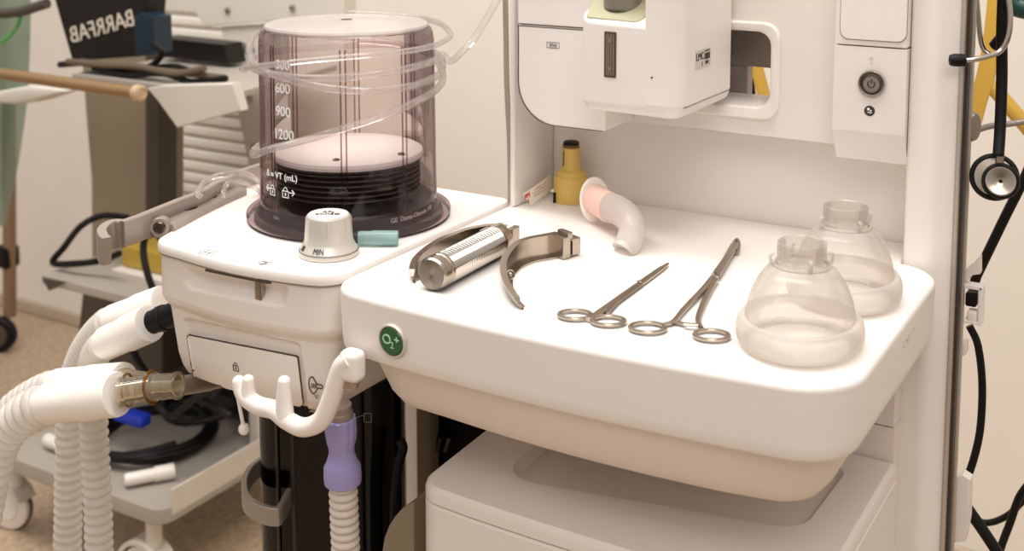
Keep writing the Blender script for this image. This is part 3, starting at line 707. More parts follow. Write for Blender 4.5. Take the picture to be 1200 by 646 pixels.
# white hose hook
hk = emp('hose_hook', tuple(P(412, 450, y=.79)), 'white plastic hose hook with three prongs below the worktop front corner', 'hook')
HY = .770
def hkp(l): return spline([P(x, y, y=HY) for x, y in l], 6)
sec = .0082
hm = join(tube(hkp([(412, 421), (402, 428), (395, 445), (388, 468), (376, 493), (356, 501), (337, 493), (322, 481), (304, 476), (290, 467), (283, 457), (280, 448)]), lambda f: sec * (1 if f < .8 else 1 - (f - .8) * 1.2), 14, sx=1, sy=1.0),
          tube(hkp([(334, 488), (333, 472), (333, 458), (333, 448)]), lambda f: sec * (1.0 - .3 * f), 14), tube(hkp([(294, 472), (291, 461), (291, 446)]), lambda f: sec * (1 - .35 * f), 14))
for x, y, s in ((280, 448, .75), (333, 448, .7), (291, 446, .65)):
    b_ = bmesh.new(); bmesh.ops.create_uvsphere(b_, u_segments=14, v_segments=10, radius=sec * s, matrix=M.Translation(P(x, y, y=HY))); hm = join(hm, b_)
obj('prongs', hm, WHITE, hk)
obj('mount', box(.020, .017, .027, P(413, 428, y=.772), .006, 3), WHITE, hk)
obj('screw', lathe([(.0070, 0), (.0075, .001), (.0075, .010), (.0065, .011), (.0001, .011)], P(411, 453, y=.777), (0, 0, 1), 20), STEEL, hk)
# tethered plug
a, b = P(276, 452, y=.815), P(286, 503, y=.815)
tp = emp('port_plug', tuple(b), 'tiny clear ball plug hanging on a thin strap from the flap door', 'plug')
obj('strap', tube([a, a.lerp(b, .5) + V((0, 0, 0)), b], .0018, 8), MILKW, tp)
obj('ball', lathe([(.0001, -.005), (.0035, -.0045), (.0052, -.002), (.0052, .002), (.0035, .0045), (.0001, .005)], b, (0, 0, 1), 20), CUFF, tp)

# ------------------------------------------------------------------ white breathing hoses on the left
# two hoses from the ports, hanging down behind the Y
def hose(label, cuff, path, group=None, r0=.0112, r1=.0142, cr=.0165, pitch=.0085):
    e = emp('breathing_hose', tuple(path[-1]), label, 'hose', group)
    c0_, c1_ = cuff; L = (c1_ - c0_).length
    obj('cuff', lathe([(.0001, .0005), (.0105, 0), (cr * .97, .0005), (cr, .003), (cr, L * .45), (cr * .93, L * .5), (cr * .93, L * .92), (cr * .8, L), (.0105, L)], c0_, c1_ - c0_, 32), CUFF, e)
    obj('corrugated_tube', corrugated(spline(path, 8), r0, r1, pitch), HOSEW, e)
    return e
f0, f1 = P(176, 379, y=.840), P(121, 404, y=.838)
hose('front white hose running from the black port down behind the Y piece', (f0, f1), [f1, P(113, 414, y=.850), P(109, 427, y=.866), P(107, 445, y=.874), P(109, 480, y=.880), P(112, 540, y=.880), P(115, 600, y=.880), P(118, 700, y=.880), V((P(118, 700, y=.880).x, .880, FZ + .03))], cr=.0190, r0=.0130, r1=.0160, pitch=.0108)
f0, f1 = P(192, 354, y=.885), P(128, 377, y=.875)
hose('rear white hose above the black port, hanging as the outer vertical ribbed tube', (f0, f1), [f1, P(112, 392, y=.895), P(97, 415, y=.912), P(87, 445, y=.922), P(82, 490, y=.926), P(81, 540, y=.926), P(80, 600, y=.926), P(80, 700, y=.926), V((P(80, 700, y=.926).x, .926, FZ + .03))], cr=.0180, r0=.0138, r1=.0170, pitch=.0112)
# Y piece and its two hoses
YY = .778
y0, y1 = P(139, 462, y=YY), P(50, 474, y=YY - .012)
hose('lower white hose with thick cuff on the amber Y piece, curving off to the left', (y0, y1), [y1, P(40, 478, y=YY - .014), P(22, 490, y=YY - .016), P(4, 512, y=YY - .02), P(-8, 545, y=YY - .025), P(-20, 600, y=YY - .03), P(-30, 700, y=YY - .03), V((P(-30, 700, y=YY - .03).x, YY - .03, FZ + .03))], cr=.0215, r0=.0165, r1=.0205, pitch=.0122)
u0, u1 = P(146, 445, y=YY + .042), P(62, 451, y=YY + .041)
hose('upper white hose with cuff behind the lower one on the amber Y piece', (u0, u1), [u1, P(45, 458, y=YY + .040), P(25, 470, y=YY + .038), P(8, 485, y=YY + .036), P(-10, 510, y=YY + .034), P(-25, 560, y=YY + .034), P(-34, 640, y=YY + .034), V((P(-34, 640, y=YY + .034).x, YY + .034, FZ + .03))], cr=.0175, r0=.013, r1=.0162, pitch=.011)
ye = emp('y_piece', tuple(P(175, 455, y=YY)), 'clear amber Y connector joining the two left hoses to the housing plug', 'connector')
def amb(a, b, r):
    L = (b - a).length; return lathe([(r, 0), (r * 1.1, .001), (r * 1.1, .004), (r, .005), (r * .95, L * .9), (r * 1.05, L * .93), (r * 1.05, L), (r * .8, L), (r * .8, 0)], a, b - a, 32)
jn = P(178, 454, y=YY + .015)
obj('lower_branch', amb(P(140, 460, y=YY), jn, .0125), AMBER, ye)
obj('upper_branch', amb(P(145, 445, y=YY + .041), P(179, 449, y=YY + .026), .0105), AMBER, ye)
obj('elbow', join(amb(jn, P(209, 452, y=.800), .0125)), AMBER, ye)
obj('collar_ring', join(ring(jn, (P(209, 452, y=.80) - jn), .0125, .0016, 32, 8, sy=1.2), ring(P(150, 457, y=YY + .012), (jn - P(140, 460, y=YY)), .0155, .0012, 32, 8)), clear('amber_edge', 'E2B660', '9C6A22', .8, .1, milk=.3, milkcol='C99A45'), ye)

# ------------------------------------------------------------------ instruments on the worktop
Z = T + .0003
# laryngoscope with folded blade
a, b = P(505, 322, z=Z + .0148), P(588, 279, z=Z + .0148); d = (b - a).normalized(); L = (b - a).length
ls = emp('laryngoscope', (a.x, a.y, Z), 'silver laryngoscope handle with ribbed grip and folded curved blade behind it', 'laryngoscope')
obj('grip', lathe([(.0142, .017)] + [(.0124 + .0020 * (.5 - .5 * math.cos(2 * PI * i / 6)), .018 + i * (L - .032) / 132) for i in range(133)] + [(.0140, L - .012)], a, d, 48, caps=(1, 1)), mat('knurled_silver', 'CFC7BC', .1, 1), ls)
obj('end_cap', lathe([(.0126, 0.0002), (.0128, 0), (.0142, .0018), (.0146, .004), (.0146, .0105), (.0138, .0115), (.0138, .0125), (.0146, .0135), (.0146, .0165), (.0138, .0175)], a, d, 48, caps=(0, 1)), STEEL, ls)
sp_ = bpy.data.materials.new('spun_steel'); sp_.use_nodes = True; nb = sp_.node_tree.nodes['Principled BSDF']
nb.inputs['Base Color'].default_value = lin('8F857B'); nb.inputs['Metallic'].default_value = 1; nb.inputs['Roughness'].default_value = .3; nb.inputs['Anisotropic'].default_value = .9
tn_ = sp_.node_tree.nodes.new('ShaderNodeTangent'); tn_.direction_type = 'RADIAL'; tn_.axis = 'Z'; sp_.node_tree.links.new(tn_.outputs[0], nb.inputs['Tangent'])
fo = obj('end_face', lathe([(.0127, 0), (.006, .0004), (.0003, .0007)], (0, 0, 0), (0, 0, 1), 48, caps=(0, 1)), sp_)
fo.location = (a.x - ls.location.x, a.y - ls.location.y, a.z - ls.location.z); fo.parent = ls; fo.rotation_euler = d.to_track_quat('Z', 'Y').to_euler()
hd = frame(b + d * .002, d, (0, 0, 1))
obj('head', join(lathe([(.0142, -.014), (.0146, -.012), (.0142, -.004), (.012, 0), (.0001, 0)], b, d, 40), box(.014, .006, .016, hd @ M.Translation((.005, -.0085, .002)), .001), box(.014, .006, .016, hd @ M.Translation((.005, .0085, .002)), .001), box(.004, .020, .004, hd @ M.Translation((.008, 0, -.008)), .001)), STEEL, ls)
def blade(path, hgt, par, name='blade'):
    sec = [(0, -.0012), (hgt, -.0012), (hgt, .0058), (hgt - .0016, .0058), (hgt - .0016, .0008), (.0016, .0008), (.0016, -.0075), (0, -.0075)]
    return obj(name, sweep(sec, path, (0, 0, 1), lambda f: (1 - .62 * max(0, f - .35) / .65 - (.2 if f > .97 else 0), 1 - .25 * f - (.45 if f > .97 else 0))), STEEL, par, sharp=30)
bp_ = spline([b + d * .006 + V((-.006, .012, -.0143)), b + V((-.022, .012, -.0143)), b - d * .03 + V((-.036, .012, -.0143)), b - d * .055 + V((-.044, .010, -.0143)), b - d * .085 + V((-.040, .004, -.0143)), b - d * .108 + V((-.026, -.002, -.0143))], 7)
blade(bp_, .020, ls)
obj('blade_heel', box(.016, .010, .020, hd @ M.Translation((-.001, .016, -.0035)), .0015), STEEL, ls)
# separate blade
ba = emp('laryngoscope_spatula', tuple(P(610, 330, z=Z)), 'loose curved steel laryngoscope blade lying right of the ribbed handle', 'laryngoscope blade')
bpp = spline([P(655, 299, z=Z), P(640, 302, z=Z), P(620, 306, z=Z), P(603, 314, z=Z), P(593, 327, z=Z), P(594, 342, z=Z), P(602, 355, z=Z), P(611, 363, z=Z)], 6)
blade(bpp, .021, ba)
hh = P(664, 300, z=Z); hx = (P(672, 297, z=Z) - P(655, 301, z=Z)).normalized(); hf = frame(hh + V((0, 0, .0105)), hx, (0, 0, 1))
obj('heel', join(box(.009, .016, .0205, hf @ M.Translation((-.006, 0, 0)), .001), box(.012, .0135, .016, hf @ M.Translation((.0055, 0, -.001)), .001), box(.006, .016, .006, hf @ M.Translation((-.002, .0, .011)), .001)), STEEL, ba)
obj('heel_slot', join(box(.0035, .014, .013, hf @ M.Translation((-.0008, -.0008, -.001)), .0005), disc(hf @ V((.0116, -.002, 0)), hx, .0018, .0004, 14), disc(hf @ V((.0116, .0025, .003)), hx, .0011, .0004, 14), disc(hf @ V((.0116, .003, -.003)), hx, .0011, .0004, 14)), BLACK, ba)
q = P(598, 322, z=Z + .012)
obj('bulb', join(ring(q, (q - CAM) * -1, .0035, .0009, 20, 8), lathe([(.0026, 0), (.002, .002), (.0001, .0026)], q, (CAM - q), 16)), STEEL, ba)
# scissors like instruments
def finger_ring(px, py, wpx, hdir, z, Rx, Ry):
    o = P(px, py, z=z); return ring(o, (0, 0, 1), 1, 1, 44, 8) if 0 else (o,)
def oval(o, R, r, sx, sy, xd): 
    pts = [o + V(xd) * (R * sx * math.cos(t)) + V((0, 0, 1)).cross(V(xd)) * (R * sy * math.sin(t)) for t in [2 * PI * i / 36 for i in range(36)]]
    return tube(pts, r, 10, closed=True, ref=(0, 0, 1))
cl = emp('hemostat', tuple(P(700, 365, z=Z)), 'closed steel clamp with two finger rings, nearest the loose curved blade', 'clamp')
z = Z + .0022
A, B = P(783, 309, z=z), P(690, 375, z=z); ax = (A - B).normalized(); sd = V((-ax.y, ax.x, 0))
obj('shank', join(tube([B, B.lerp(A, .3), B.lerp(A, .62), B.lerp(A, .64), B.lerp(A, .9), A], lambda f: .0034 if f < .55 else .0036 - .0021 * max(0, (f - .7) / .3), 10, ref=(0, 0, 1), sx=.6),
    tube([P(712, 366, z=z), B.lerp(A, .3) - sd * .0022, B.lerp(A, .6) - sd * .0018], lambda f: .0021, 8, ref=(0, 0, 1), sx=.8)), STEEL, cl)
obj('pivot', disc(B.lerp(A, .60) + V((0, 0, .0022)), (0, 0, 1), .0022, .0007, 16), CHROME, cl)
obj('finger_ring', join(oval(P(674, 369, z=z), .0128, .0018, 1.0, .78, rt)), STEEL, cl)
obj('finger_ring', join(oval(P(713, 376, z=z), .0128, .0018, 1.0, .78, rt)), STEEL, cl)
fc = emp('towel_forceps', tuple(P(800, 380, z=Z)), 'open steel forceps with ratchet and hooked tip, between the other clamp and masks', 'forceps')
pv = P(838, 329, z=z); tip = P(862, 288, z=z + .003)
def leg(pts, r0, r1): return tube(spline([P(x, y, z=z + dz) for x, y, dz in pts], 6), lambda f: r0 + (r1 - r0) * f, 10, ref=(0, 0, 1), sx=.75)
obj('jaw_half', join(leg([(776, 381, 0), (789, 377, 0), (802, 362, .0005), (824, 339, .001), (836, 325, .002)], .0021, .0030), leg([(838, 322, .002), (850, 304, .003), (857, 290, .003), (861, 283, .003)], .0033, .0018)), STEEL, fc)
obj('jaw_half', join(leg([(822, 385, 0), (818, 374, 0), (824, 356, .0005), (833, 337, .001), (839, 326, .002)], .0021, .0028), leg([(840, 324, .002), (853, 303, .003), (861, 292, .003), (865, 285, .003)], .0028, .0018)), STEEL, fc)
obj('hooked_tip', join(tube(spline([P(861, 283, z=z + .003), P(864, 281, z=z + .004), P(866, 286, z=z + .003), P(865, 294, z=z + .001), P(864, 297, z=z)], 6), .0017, 8)), STEEL, fc)
obj('pivot', disc(pv + V((0, 0, .0035)), (0, 0, 1), .0032, .0009, 18), CHROME, fc)
obj('ratchet', join(tube([P(788, 377, z=z), P(803, 380, z=z)], .002, 8, ref=(0, 0, 1), sx=.7), tube([P(801, 380, z=z + .0015), P(818, 381, z=z + .0015)], .002, 8, ref=(0, 0, 1), sx=.7)), STEEL, fc)
obj('finger_ring', oval(P(759, 384, z=z), .0135, .0018, 1.0, .80, rt), STEEL, fc)
obj('finger_ring', oval(P(834, 393, z=z), .0130, .0018, 1.0, .80, rt), STEEL, fc)
# guedel airway
gu = emp('oral_airway', tuple(P(697, 261, z=Z)), 'translucent white curved oral airway tube with pink bite block, in front of yellow adapter', 'airway')
fc_ = V((-.541, 1.079, .8735)); tp_ = V((-.474, 1.005, Z))
dirn = V((tp_.x - fc_.x, tp_.y - fc_.y, 0)).normalized(); sdn = V((-dirn.y, dirn.x, 0))
obj('flange', lathe([(.0001, -.0016), (.0205, -.0016), (.0218, 0), (.0205, .0016), (.0001, .0016)], fc_, dirn + V((0, 0, .18)), 48, sx=.72, sy=1.05, xdir=sdn), MILKW, gu)
ap = spline([fc_ + V((0, 0, .001)), P(712, 242, y=1.062), P(725, 247, y=1.046), P(736, 256, y=1.031), P(741, 268, y=1.019), P(738, 281, y=1.011), P(734, 291, y=1.006), V((-.4725, 1.0025, Z + .0008))], 6)
ap[-1].z = Z + .0006
at_ = tube(ap[5:], lambda f: .0150 - .001 * f, 20, ref=sdn, sx=.88, sy=1.0)
for v_ in at_.verts: v_.co.z = max(v_.co.z, Z + .0004)
obj('tube', at_, clear('milky_airway', 'FBF5F0', 'F0E6DE', .5, .15, milk=.75, milkcol='FCF6F1'), gu)
obj('bite_block', tube(ap[:9], .0153, 20, ref=sdn, sx=.89, sy=1.0), PINK, gu, label='pink bite block')
# yellow adapter
yc = V((-.6005, 1.1405, Z))
ya = emp('filling_adapter', tuple(yc), 'yellow stepped plastic bottle adapter with black top in the niche corner', 'adapter')
obj('body', lathe([(.0001, 0), (.0186, 0), (.0188, .001), (.0184, .0262), (.0176, .0276), (.0156, .0282), (.0153, .0318), (.0143, .0332), (.0112, .0345), (.0100, .0365), (.0096, .0385), (.0096, .058), (.0088, .059), (.0001, .059)], yc, (0, 0, 1), 48), YELLOW, ya)
obj('neck_ring', lathe([(.0088, .0575), (.0086, .0645), (.007, .0655), (.0001, .0655)], yc, (0, 0, 1), 32), BLACK, ya)
obj('neck_band', lathe([(.0092, .0590), (.0092, .0615), (.0085, .062)], yc, (0, 0, 1), 32), mat('brown_band', '6B4A1E', .4), ya)
obj('notch', join(box(.0022, .002, .011, V((-.6115, 1.1235, Z + .0055))), box(.0006, .0008, .016, V((-.6045, 1.1305, .898)))), BLACK, ya)
# paper label
st = emp('paper_label', (-.63, 1.10, Z), 'small crooked paper label with red print stuck behind left of yellow adapter', 'label')
SX = -.626
sq = [P(613, 229, x=SX), P(645, 207, x=SX), P(649, 222, x=SX), P(622, 243, x=SX)]
dz_ = max(0, Z + .0004 - min(p.z for p in sq)); sq = [p + V((0, 0, dz_)) for p in sq]
obj('paper', loft([sq, [p + V((.0004, 0, 0)) for p in sq]]), PAPER, st)
xx = (sq[1] - sq[0]).normalized(); sfr = frame(sq[0] + V((.0006, 0, 0)), xx, (1, 0, 0))
obj('red_print', join(text('PM', .0085, sfr @ M.Translation((.007, -.0048, .0002))), text('s', .008, sfr @ M.Translation((.009, -.0105, .0002)))), RED, st)
obj('fine_print', join(*[text('- - -- - -- - - -', .005, sfr @ M.Translation((.034, -.003 - .0034 * i, .0002))) for i in range(3)]), mat('brown_print', 'B06848', .6), st)
# masks
def mask(cx, cy, s, label, name='anesthesia_mask', rot=0):
    e = emp(name, (cx, cy, Z), label, 'breathing mask', None)
    xd = (math.cos(rot), math.sin(rot), 0); o = V((cx, cy, Z))
    def lt(pr): return lathe([(r * s, t * s) for r, t in pr], o, (0, 0, 1), 64, sx=1.0, sy=1.14, xdir=xd)
    obj('cushion', lt([(.036, .0005), (.041, .0), (.0450, .0025), (.0468, .007), (.0470, .014), (.0460, .0185), (.0440, .0215), (.0408, .0225), (.0385, .021), (.038, .016)]), CUSH, e)
    obj('shell', lt([(.0405, .0224), (.0396, .0265), (.0385, .0315), (.0370, .0370), (.0350, .0425), (.0325, .0475), (.0298, .0518), (.0272, .0550), (.0262, .0568), (.0225, .0590), (.0182, .0610)]), MASK, e)
    obj('connector', lathe([(r * s, t * s) for r, t in [(.0182, .0605), (.0190, .062), (.0190, .0645), (.0182, .0655), (.0180, .0775), (.0172, .0785), (.0162, .0775), (.0162, .0625)]], o, (0, 0, 1), 48), MASK, e)
    pr = []
    for k in range(4):
        a = rot + .5 + k * PI / 2; q = o + V((.0225 * s * math.cos(a), .0225 * s * math.sin(a), .0620 * s))
        pr.append(tube(spline([o + V((.018 * s * math.cos(a), .018 * s * math.sin(a), .0620 * s)), q, q + V((.001 * math.cos(a), .001 * math.sin(a), .006 * s)), q + V((-.002 * math.cos(a), -.002 * math.sin(a), .0075 * s))], 4), .0013 * s, 8))
    obj('hook_ring', join(ring(o + V((0, 0, .0612 * s)), (0, 0, 1), .0205 * s, .0013 * s, 44, 8), *pr), CUSH, e)
    return e
mask(-.2625, .8665, 1.0, 'clear face mask nearest the front edge of the white worktop', rot=.1)
mask(-.2625, .985, 1.0, 'clear face mask behind the other mask, by the right column', rot=.3)

# ------------------------------------------------------------------ right side: stethoscope, hoses, clips
se = emp('stethoscope', tuple(P(1164, 235, y=1.12)), 'black tubed stethoscope with steel chest piece hanging right of the aluminium rail', 'stethoscope')
cc = P(1168, 207, y=1.106); nx = (CAM - cc).normalized()
nx = (nx + V((.05, 0, .05))).normalized()
def cpiece(o, R): return lathe([(R * .75, -.003), (R * .98, -.002), (R, .0005), (R * .97, .003), (R * .85, .0038), (R * .80, .003), (R * .80, .0)], o, nx, 48, caps=(1, 0))
obj('large_rim', cpiece(cc - nx * .010 - rt * .0015, .0208), BLACK, se)
obj('large_diaphragm', lathe([(.0168, 0), (.0001, .0008)], cc - nx * .010 - rt * .0015 + nx * .002, nx, 40), STEEL, se)
obj('small_rim', cpiece(cc + rt * .0035 - up * .004, .0158), BLACK, se)
sb = obj('bell', lathe([(.0128, .001), (.011, .0012), (.004, -.0010), (.0001, -.001)], cc + rt * .0035 - up * .004, nx, 40), STEEL, se)
obj('bell_hole', disc(cc + rt * .0035 - up * .004 - nx * .001, nx, .0016, .0006, 14), BLACK, sb)
obj('stem', tube([cc - nx * .006 + up * .010 + rt * .003, cc - nx * .006 + up * .024 + rt * .003], .0036, 14), STEEL, se)
obj('tubing', tube(spline([P(1170, 182, y=1.106), P(1172, 150, y=1.116), P(1174, 90, y=1.125), P(1174, 40, y=1.125), P(1176, -20, y=1.125), P(1177, -70, y=1.128)], 6), .0049, 14), BLACK, se)
obj('ear_tube', tube(spline([P(1120, 71, y=1.088), P(1140, 70, y=1.092), P(1158, 66, y=1.10), P(1172, 60, y=1.108), P(1181, 45, y=1.11), P(1184, 20, y=1.112), P(1180, -15, y=1.115), P(1177, -40, y=1.12)], 6), .0024, 12), CHROME, se)
obj('ear_tube', tube(spline([P(1160, 64, y=1.14), P(1153, 58, y=1.14), P(1149, 45, y=1.14), P(1146, 15, y=1.14), P(1143, -20, y=1.14), P(1143, -60, y=1.14)], 6), .0024, 12), CHROME, se)
e0 = P(1132, 70.5, y=1.091); e1 = P(1114, 70.5, y=1.086)
obj('ear_tip', lathe([(.0035, 0), (.0052, .001), (.0056, .006), (.0056, .010), (.0045, .0135), (.0001, .0145)], e0, e1 - e0, 24), BLACK, se)
obj('ear_tip', lathe([(.0035, 0), (.0052, .001), (.0056, .006), (.0056, .010), (.0045, .0135), (.0001, .0145)], P(1164, 56, y=1.14), P(1175, 44, y=1.138) - P(1164, 56, y=1.14), 24), BLACK, se)
# yellow gas hose and strap
obj('hanging_gas_hose', tube(spline([P(1150, 90, y=1.32), P(1170, 110, y=1.32), P(1200, 145, y=1.32), P(1260, 215, y=1.33)], 6), .0078, 16), HOSEY, None, 'round yellow gas hose running diagonally behind the stethoscope', 'hose')
obj('hanging_strap', sweep([(-.002, -.0085), (.002, -.0085), (.002, .0085), (-.002, .0085)], spline([P(1170, -20, y=1.28), P(1167, 10, y=1.28), P(1163, 45, y=1.28), P(1156, 85, y=1.28), P(1147, 115, y=1.28), P(1140, 142, y=1.28)], 6), (-.1, -1, 0)), HOSEY, None, 'flat yellow strap hanging just right of the aluminium rail top', 'strap')
obj('hanging_gas_hose', tube(spline([P(905, 145, y=1.42), P(898, 122, y=1.42), P(891, 95, y=1.42), P(882, 60, y=1.42), P(872, 20, y=1.42)], 6), .0078, 14), HOSEY, None, 'yellow hose glimpsed through the grip opening in the back panel', 'hose')
obj('power_cord', tube(spline([P(887, 150, y=1.50), P(882, 125, y=1.50), P(879, 100, y=1.50), P(873, 60, y=1.50)], 6), .006, 12), BLACK, None, 'black cord glimpsed beside the yellow hose through the grip opening', 'cable')
obj('hanging_green_hose', tube(spline([P(1172, -25, y=1.3), P(1186, 2, y=1.3), P(1200, 10, y=1.3), P(1240, 14, y=1.3)], 6), .0105, 14), TEAL, None, 'dark green hose at the top right corner above the stethoscope', 'hose')
obj('rail_hook', join(tube(spline([P(1138, 155, y=1.128), P(1160, 148, y=1.14), P(1185, 145, y=1.15), P(1215, 140, y=1.16)], 5), .0028, 12), lathe([(.0001, 0), (.007, 0), (.008, .002), (.007, .005), (.0001, .006)], P(1138, 148, y=1.128), (.8, -.5, 0), 24, sy=1.7, xdir=(1, 0, 0))), GREYM, None, 'thin grey metal hook rod sticking out right of the rail behind stethoscope', 'hook')
obj('suction_hose', tube(spline([P(1400, -160, y=1.2), P(1290, 30, y=1.2), P(1225, 155, y=1.2), P(1200, 210, y=1.2), P(1180, 250, y=1.2), P(1163, 285, y=1.2), P(1150, 312, y=1.2), P(1143, 328, y=1.2), P(1140, 345, y=1.2)], 6), .0046, 12), BLACK, None, 'black hose slanting down below the chest piece to the white clip', 'hose')
obj('power_cord', tube(spline([P(1136, 382, y=1.17), P(1146, 405, y=1.17), P(1151, 450, y=1.17), P(1149, 500, y=1.17), P(1142, 535, y=1.17), P(1132, 565, y=1.17), P(1120, 600, y=1.18)], 6), .0036, 12), BLACK, None, 'black cord hanging in a bow from the white clip beside the rail', 'cable')
obj('power_cord', tube(spline([P(1118, 570, y=1.24), P(1134, 596, y=1.24), P(1152, 622, y=1.24), P(1180, 665, y=1.24), P(1200, 700, y=1.24)], 6), .0058, 12), BLACK, None, 'thick black cable running down to the lower right corner', 'cable')
obj('power_cord', tube(spline([P(1212, 560, y=1.30), P(1195, 582, y=1.30), P(1184, 612, y=1.30), P(1172, 645, y=1.30), P(1160, 690, y=1.30)], 6), .0040, 12), BLACK, None, 'thin black cable rising to the right edge near the bottom corner', 'cable')
obj('power_cord', tube(spline([P(1134, 604, y=1.36), P(1155, 613, y=1.36), P(1178, 606, y=1.36), P(1196, 590, y=1.36), P(1220, 560, y=1.36)], 6), .0036, 12), BLACK, None, 'thin black cable sagging across behind the other lower right cables', 'cable')
cb = emp('cable_clip', tuple(P(1142, 360, y=1.13)), 'white open plastic clip holding black hose on right of the rail', 'clip')
a_ = P(1141, 356, y=1.13)
obj('jaw', join(box(.018, .012, .004, a_ + V((-.001, 0, .0165)), .001), box(.004, .012, .036, a_ + V((.0065, 0, 0)), .001), box(.013, .012, .003, a_ + V((-.001, 0, -.016)), .001), box(.009, .012, .010, a_ + V((.0, 0, -.0105)), .002)), WHITE, cb)
obj('lock_block', box(.010, .010, .013, a_ + V((-.002, .001, .004)), .002), BLACK, cb)
def hooky(pxs, y, label, d=.014): obj('rail_bracket', slab(pxs, y, d, .0015), WHITE2, None, label, 'bracket')
hooky([(1126, 330), (1126, 322), (1141, 309), (1148, 302), (1148, 322), (1140, 323), (1133, 330)], 1.128, 'small pale angled bracket on the rail just above the clip')
hooky([(1124, 420), (1124, 403), (1132, 402), (1132, 416)], 1.128, 'tiny pale bracket on the rail below the white clip')
hooky([(1118, 637), (1119, 562), (1128, 557), (1137, 563), (1136, 610), (1131, 636)], 1.128, 'long pale bracket at the bottom of the rail')
obj('gas_cable', tube(spline([P(592, -12, y=1.098), P(593, 40, y=1.098), P(594, 100, y=1.098), P(597, 160, y=1.098), P(598, 210, y=1.098), P(598, 238, y=1.098)], 6), .0030, 10), mat('grey_cable', 'A89A87', .5), None, 'thin grey cable running down beside the niche side panel', 'cable')

# ------------------------------------------------------------------ background cart, blurred
cr = emp('equipment_cart', (-1.70, 1.6, 0), 'tall grey medical equipment cart with shelves and casters standing behind at left', 'cart')
DX0, DX1, DY0, DY1 = -1.93, -1.50, 1.375, 1.80
obj('base_deck', prism(rrect(DX0, DX1, DY0, DY1, .03), .105, .135, .004), CART, cr)
obj('end_panel', levels(rrect(-1.53, -1.503, 1.62, 1.80, .006), [(0, .136), (0, .34)]), CARTL, cr)
obj('deck_edge', bx(-1.503, -1.4985, 1.40, 1.80, .118, .165, .002), CARTL, cr)
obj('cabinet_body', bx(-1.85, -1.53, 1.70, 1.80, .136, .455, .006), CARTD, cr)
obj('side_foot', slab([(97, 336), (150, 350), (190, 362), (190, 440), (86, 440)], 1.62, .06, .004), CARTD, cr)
s0 = P(48, 322, y=1.43); sz = s0.z
obj('middle_shelf', prism(rpoly([(-1.852, 1.43, .004), (-1.50, 1.43, .02), (-1.50, 1.78, .02), (-1.86, 1.78, .02)], 4), sz - .018, sz, .003), CART, cr)
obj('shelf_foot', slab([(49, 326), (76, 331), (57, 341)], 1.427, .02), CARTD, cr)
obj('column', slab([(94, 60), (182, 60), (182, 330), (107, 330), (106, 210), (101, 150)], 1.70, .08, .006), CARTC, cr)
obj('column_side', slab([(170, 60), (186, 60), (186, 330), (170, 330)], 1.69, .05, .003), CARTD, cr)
tz = P(220, 135, y=1.45).z
obj('upper_tray', join(slab([(172, 104), (184, 118), (207, 150), (282, 130), (273, 98), (190, 100)], 1.45, .02, .003)), CARTL, cr)
trp = [V((-1.79, 1.47)), V((-1.36, 1.47)), V((-1.32, 1.80)), V((-1.75, 1.80))]
obj('tray_deck', prism([V((P(100, 92, y=1.50).x, 1.471)), V((P(275, 95, y=1.471).x, 1.471)), V((-1.45, 1.80)), V((-1.80, 1.80))], P(200, 100, y=1.471).z - .012, P(200, 100, y=1.471).z, .002), CART, cr)
def caster(px, py, y, r):
    c = P(px, py, y=y); c.z = r + FZ
    w = obj('caster', lathe([(.0001, -.014), (r * .7, -.014), (r * .96, -.011), (r, -.006), (r, .006), (r * .96, .011), (r * .7, .014), (r * .55, .012), (r * .5, .015), (.0001, .015)], c, (.25, -1, 0), 40), CASTW, cr)
    obj('fork', join(sweep([(-.004, -.02), (.004, -.02), (.004, .02), (-.004, .02)], [c + V((-(r + .006) * math.cos(t) , 0, (r + .006) * math.sin(t))) for t in [PI * i / 14 for i in range(13)]], (0, 0, 1)), lathe([(.014, 0), (.014, .106 - (c.z + r + .002))], c + V((.02, 0, r + .002)), (0, 0, 1), 20)), CARTL, w)
    obj('tread', ring(c, (.25, -1, 0), r - .002, .005, 40, 8), CARTD, w)
caster(172, 652, 1.40, .045); caster(13, 592, 1.418, .045)
# things on the cart
dv = emp('control_unit', tuple(P(130, 70, y=1.50)), 'dark control unit with pale mirrored lettering standing on the upper tray', 'medical device')
obj('case', slab([(60, -12), (84, 72), (166, 66), (172, -12)], 1.52, .05, .004), DEVICE, dv)
q = P(119, 32, y=1.518); 
obj('lettering', text('BARRFAB', .043, frame(q, (1, 0, .26), (0, -1, 0)), .0006, mirror=True), mat('faded_print', 'D8CDBB', .6), dv)
obj('blue_panel', slab([(156, 20), (166, 15), (179, 20), (181, 63), (158, 67)], 1.508, .045, .003), BLUE, dv)
obj('rear_case', slab([(188, 44), (262, 52), (268, 76), (188, 67)], 1.66, .05, .004), DEVICE, dv)
def tray_pt(x, y, i):
    q = P(x, y, y=(1.500, 1.488, 1.492, 1.480, 1.484)[i]); q.z = max(q.z, .8530 + .0125 * (i % 2)); return q
for i, l in enumerate([[(70, 80), (110, 74), (150, 88), (200, 78), (225, 84)], [(95, 92), (130, 84), (175, 94), (215, 88), (262, 96)], [(180, 52), (190, 62), (176, 78), (150, 84), (120, 88)], [(80, 86), (120, 90), (160, 78), (205, 86), (240, 80)], [(110, 80), (150, 92), (190, 86), (225, 96), (265, 92)]]):
    obj('monitor_cable', tube(spline([tray_pt(x, y, i) for x, y in l], 6), .006, 8), BLACK if i not in (1, 3) else MATS.get('cable_brown') or mat('cable_brown', '5E4E3E', .5), None,
        ('black cable in front of the control unit on the upper tray', 'brown grey cable lying flat across the upper tray', 'black cable looping beside the blue panel of control unit', 'brown cable crossing the tray under the control unit', 'black cable nearest the pale tray lip')[i], 'cable')
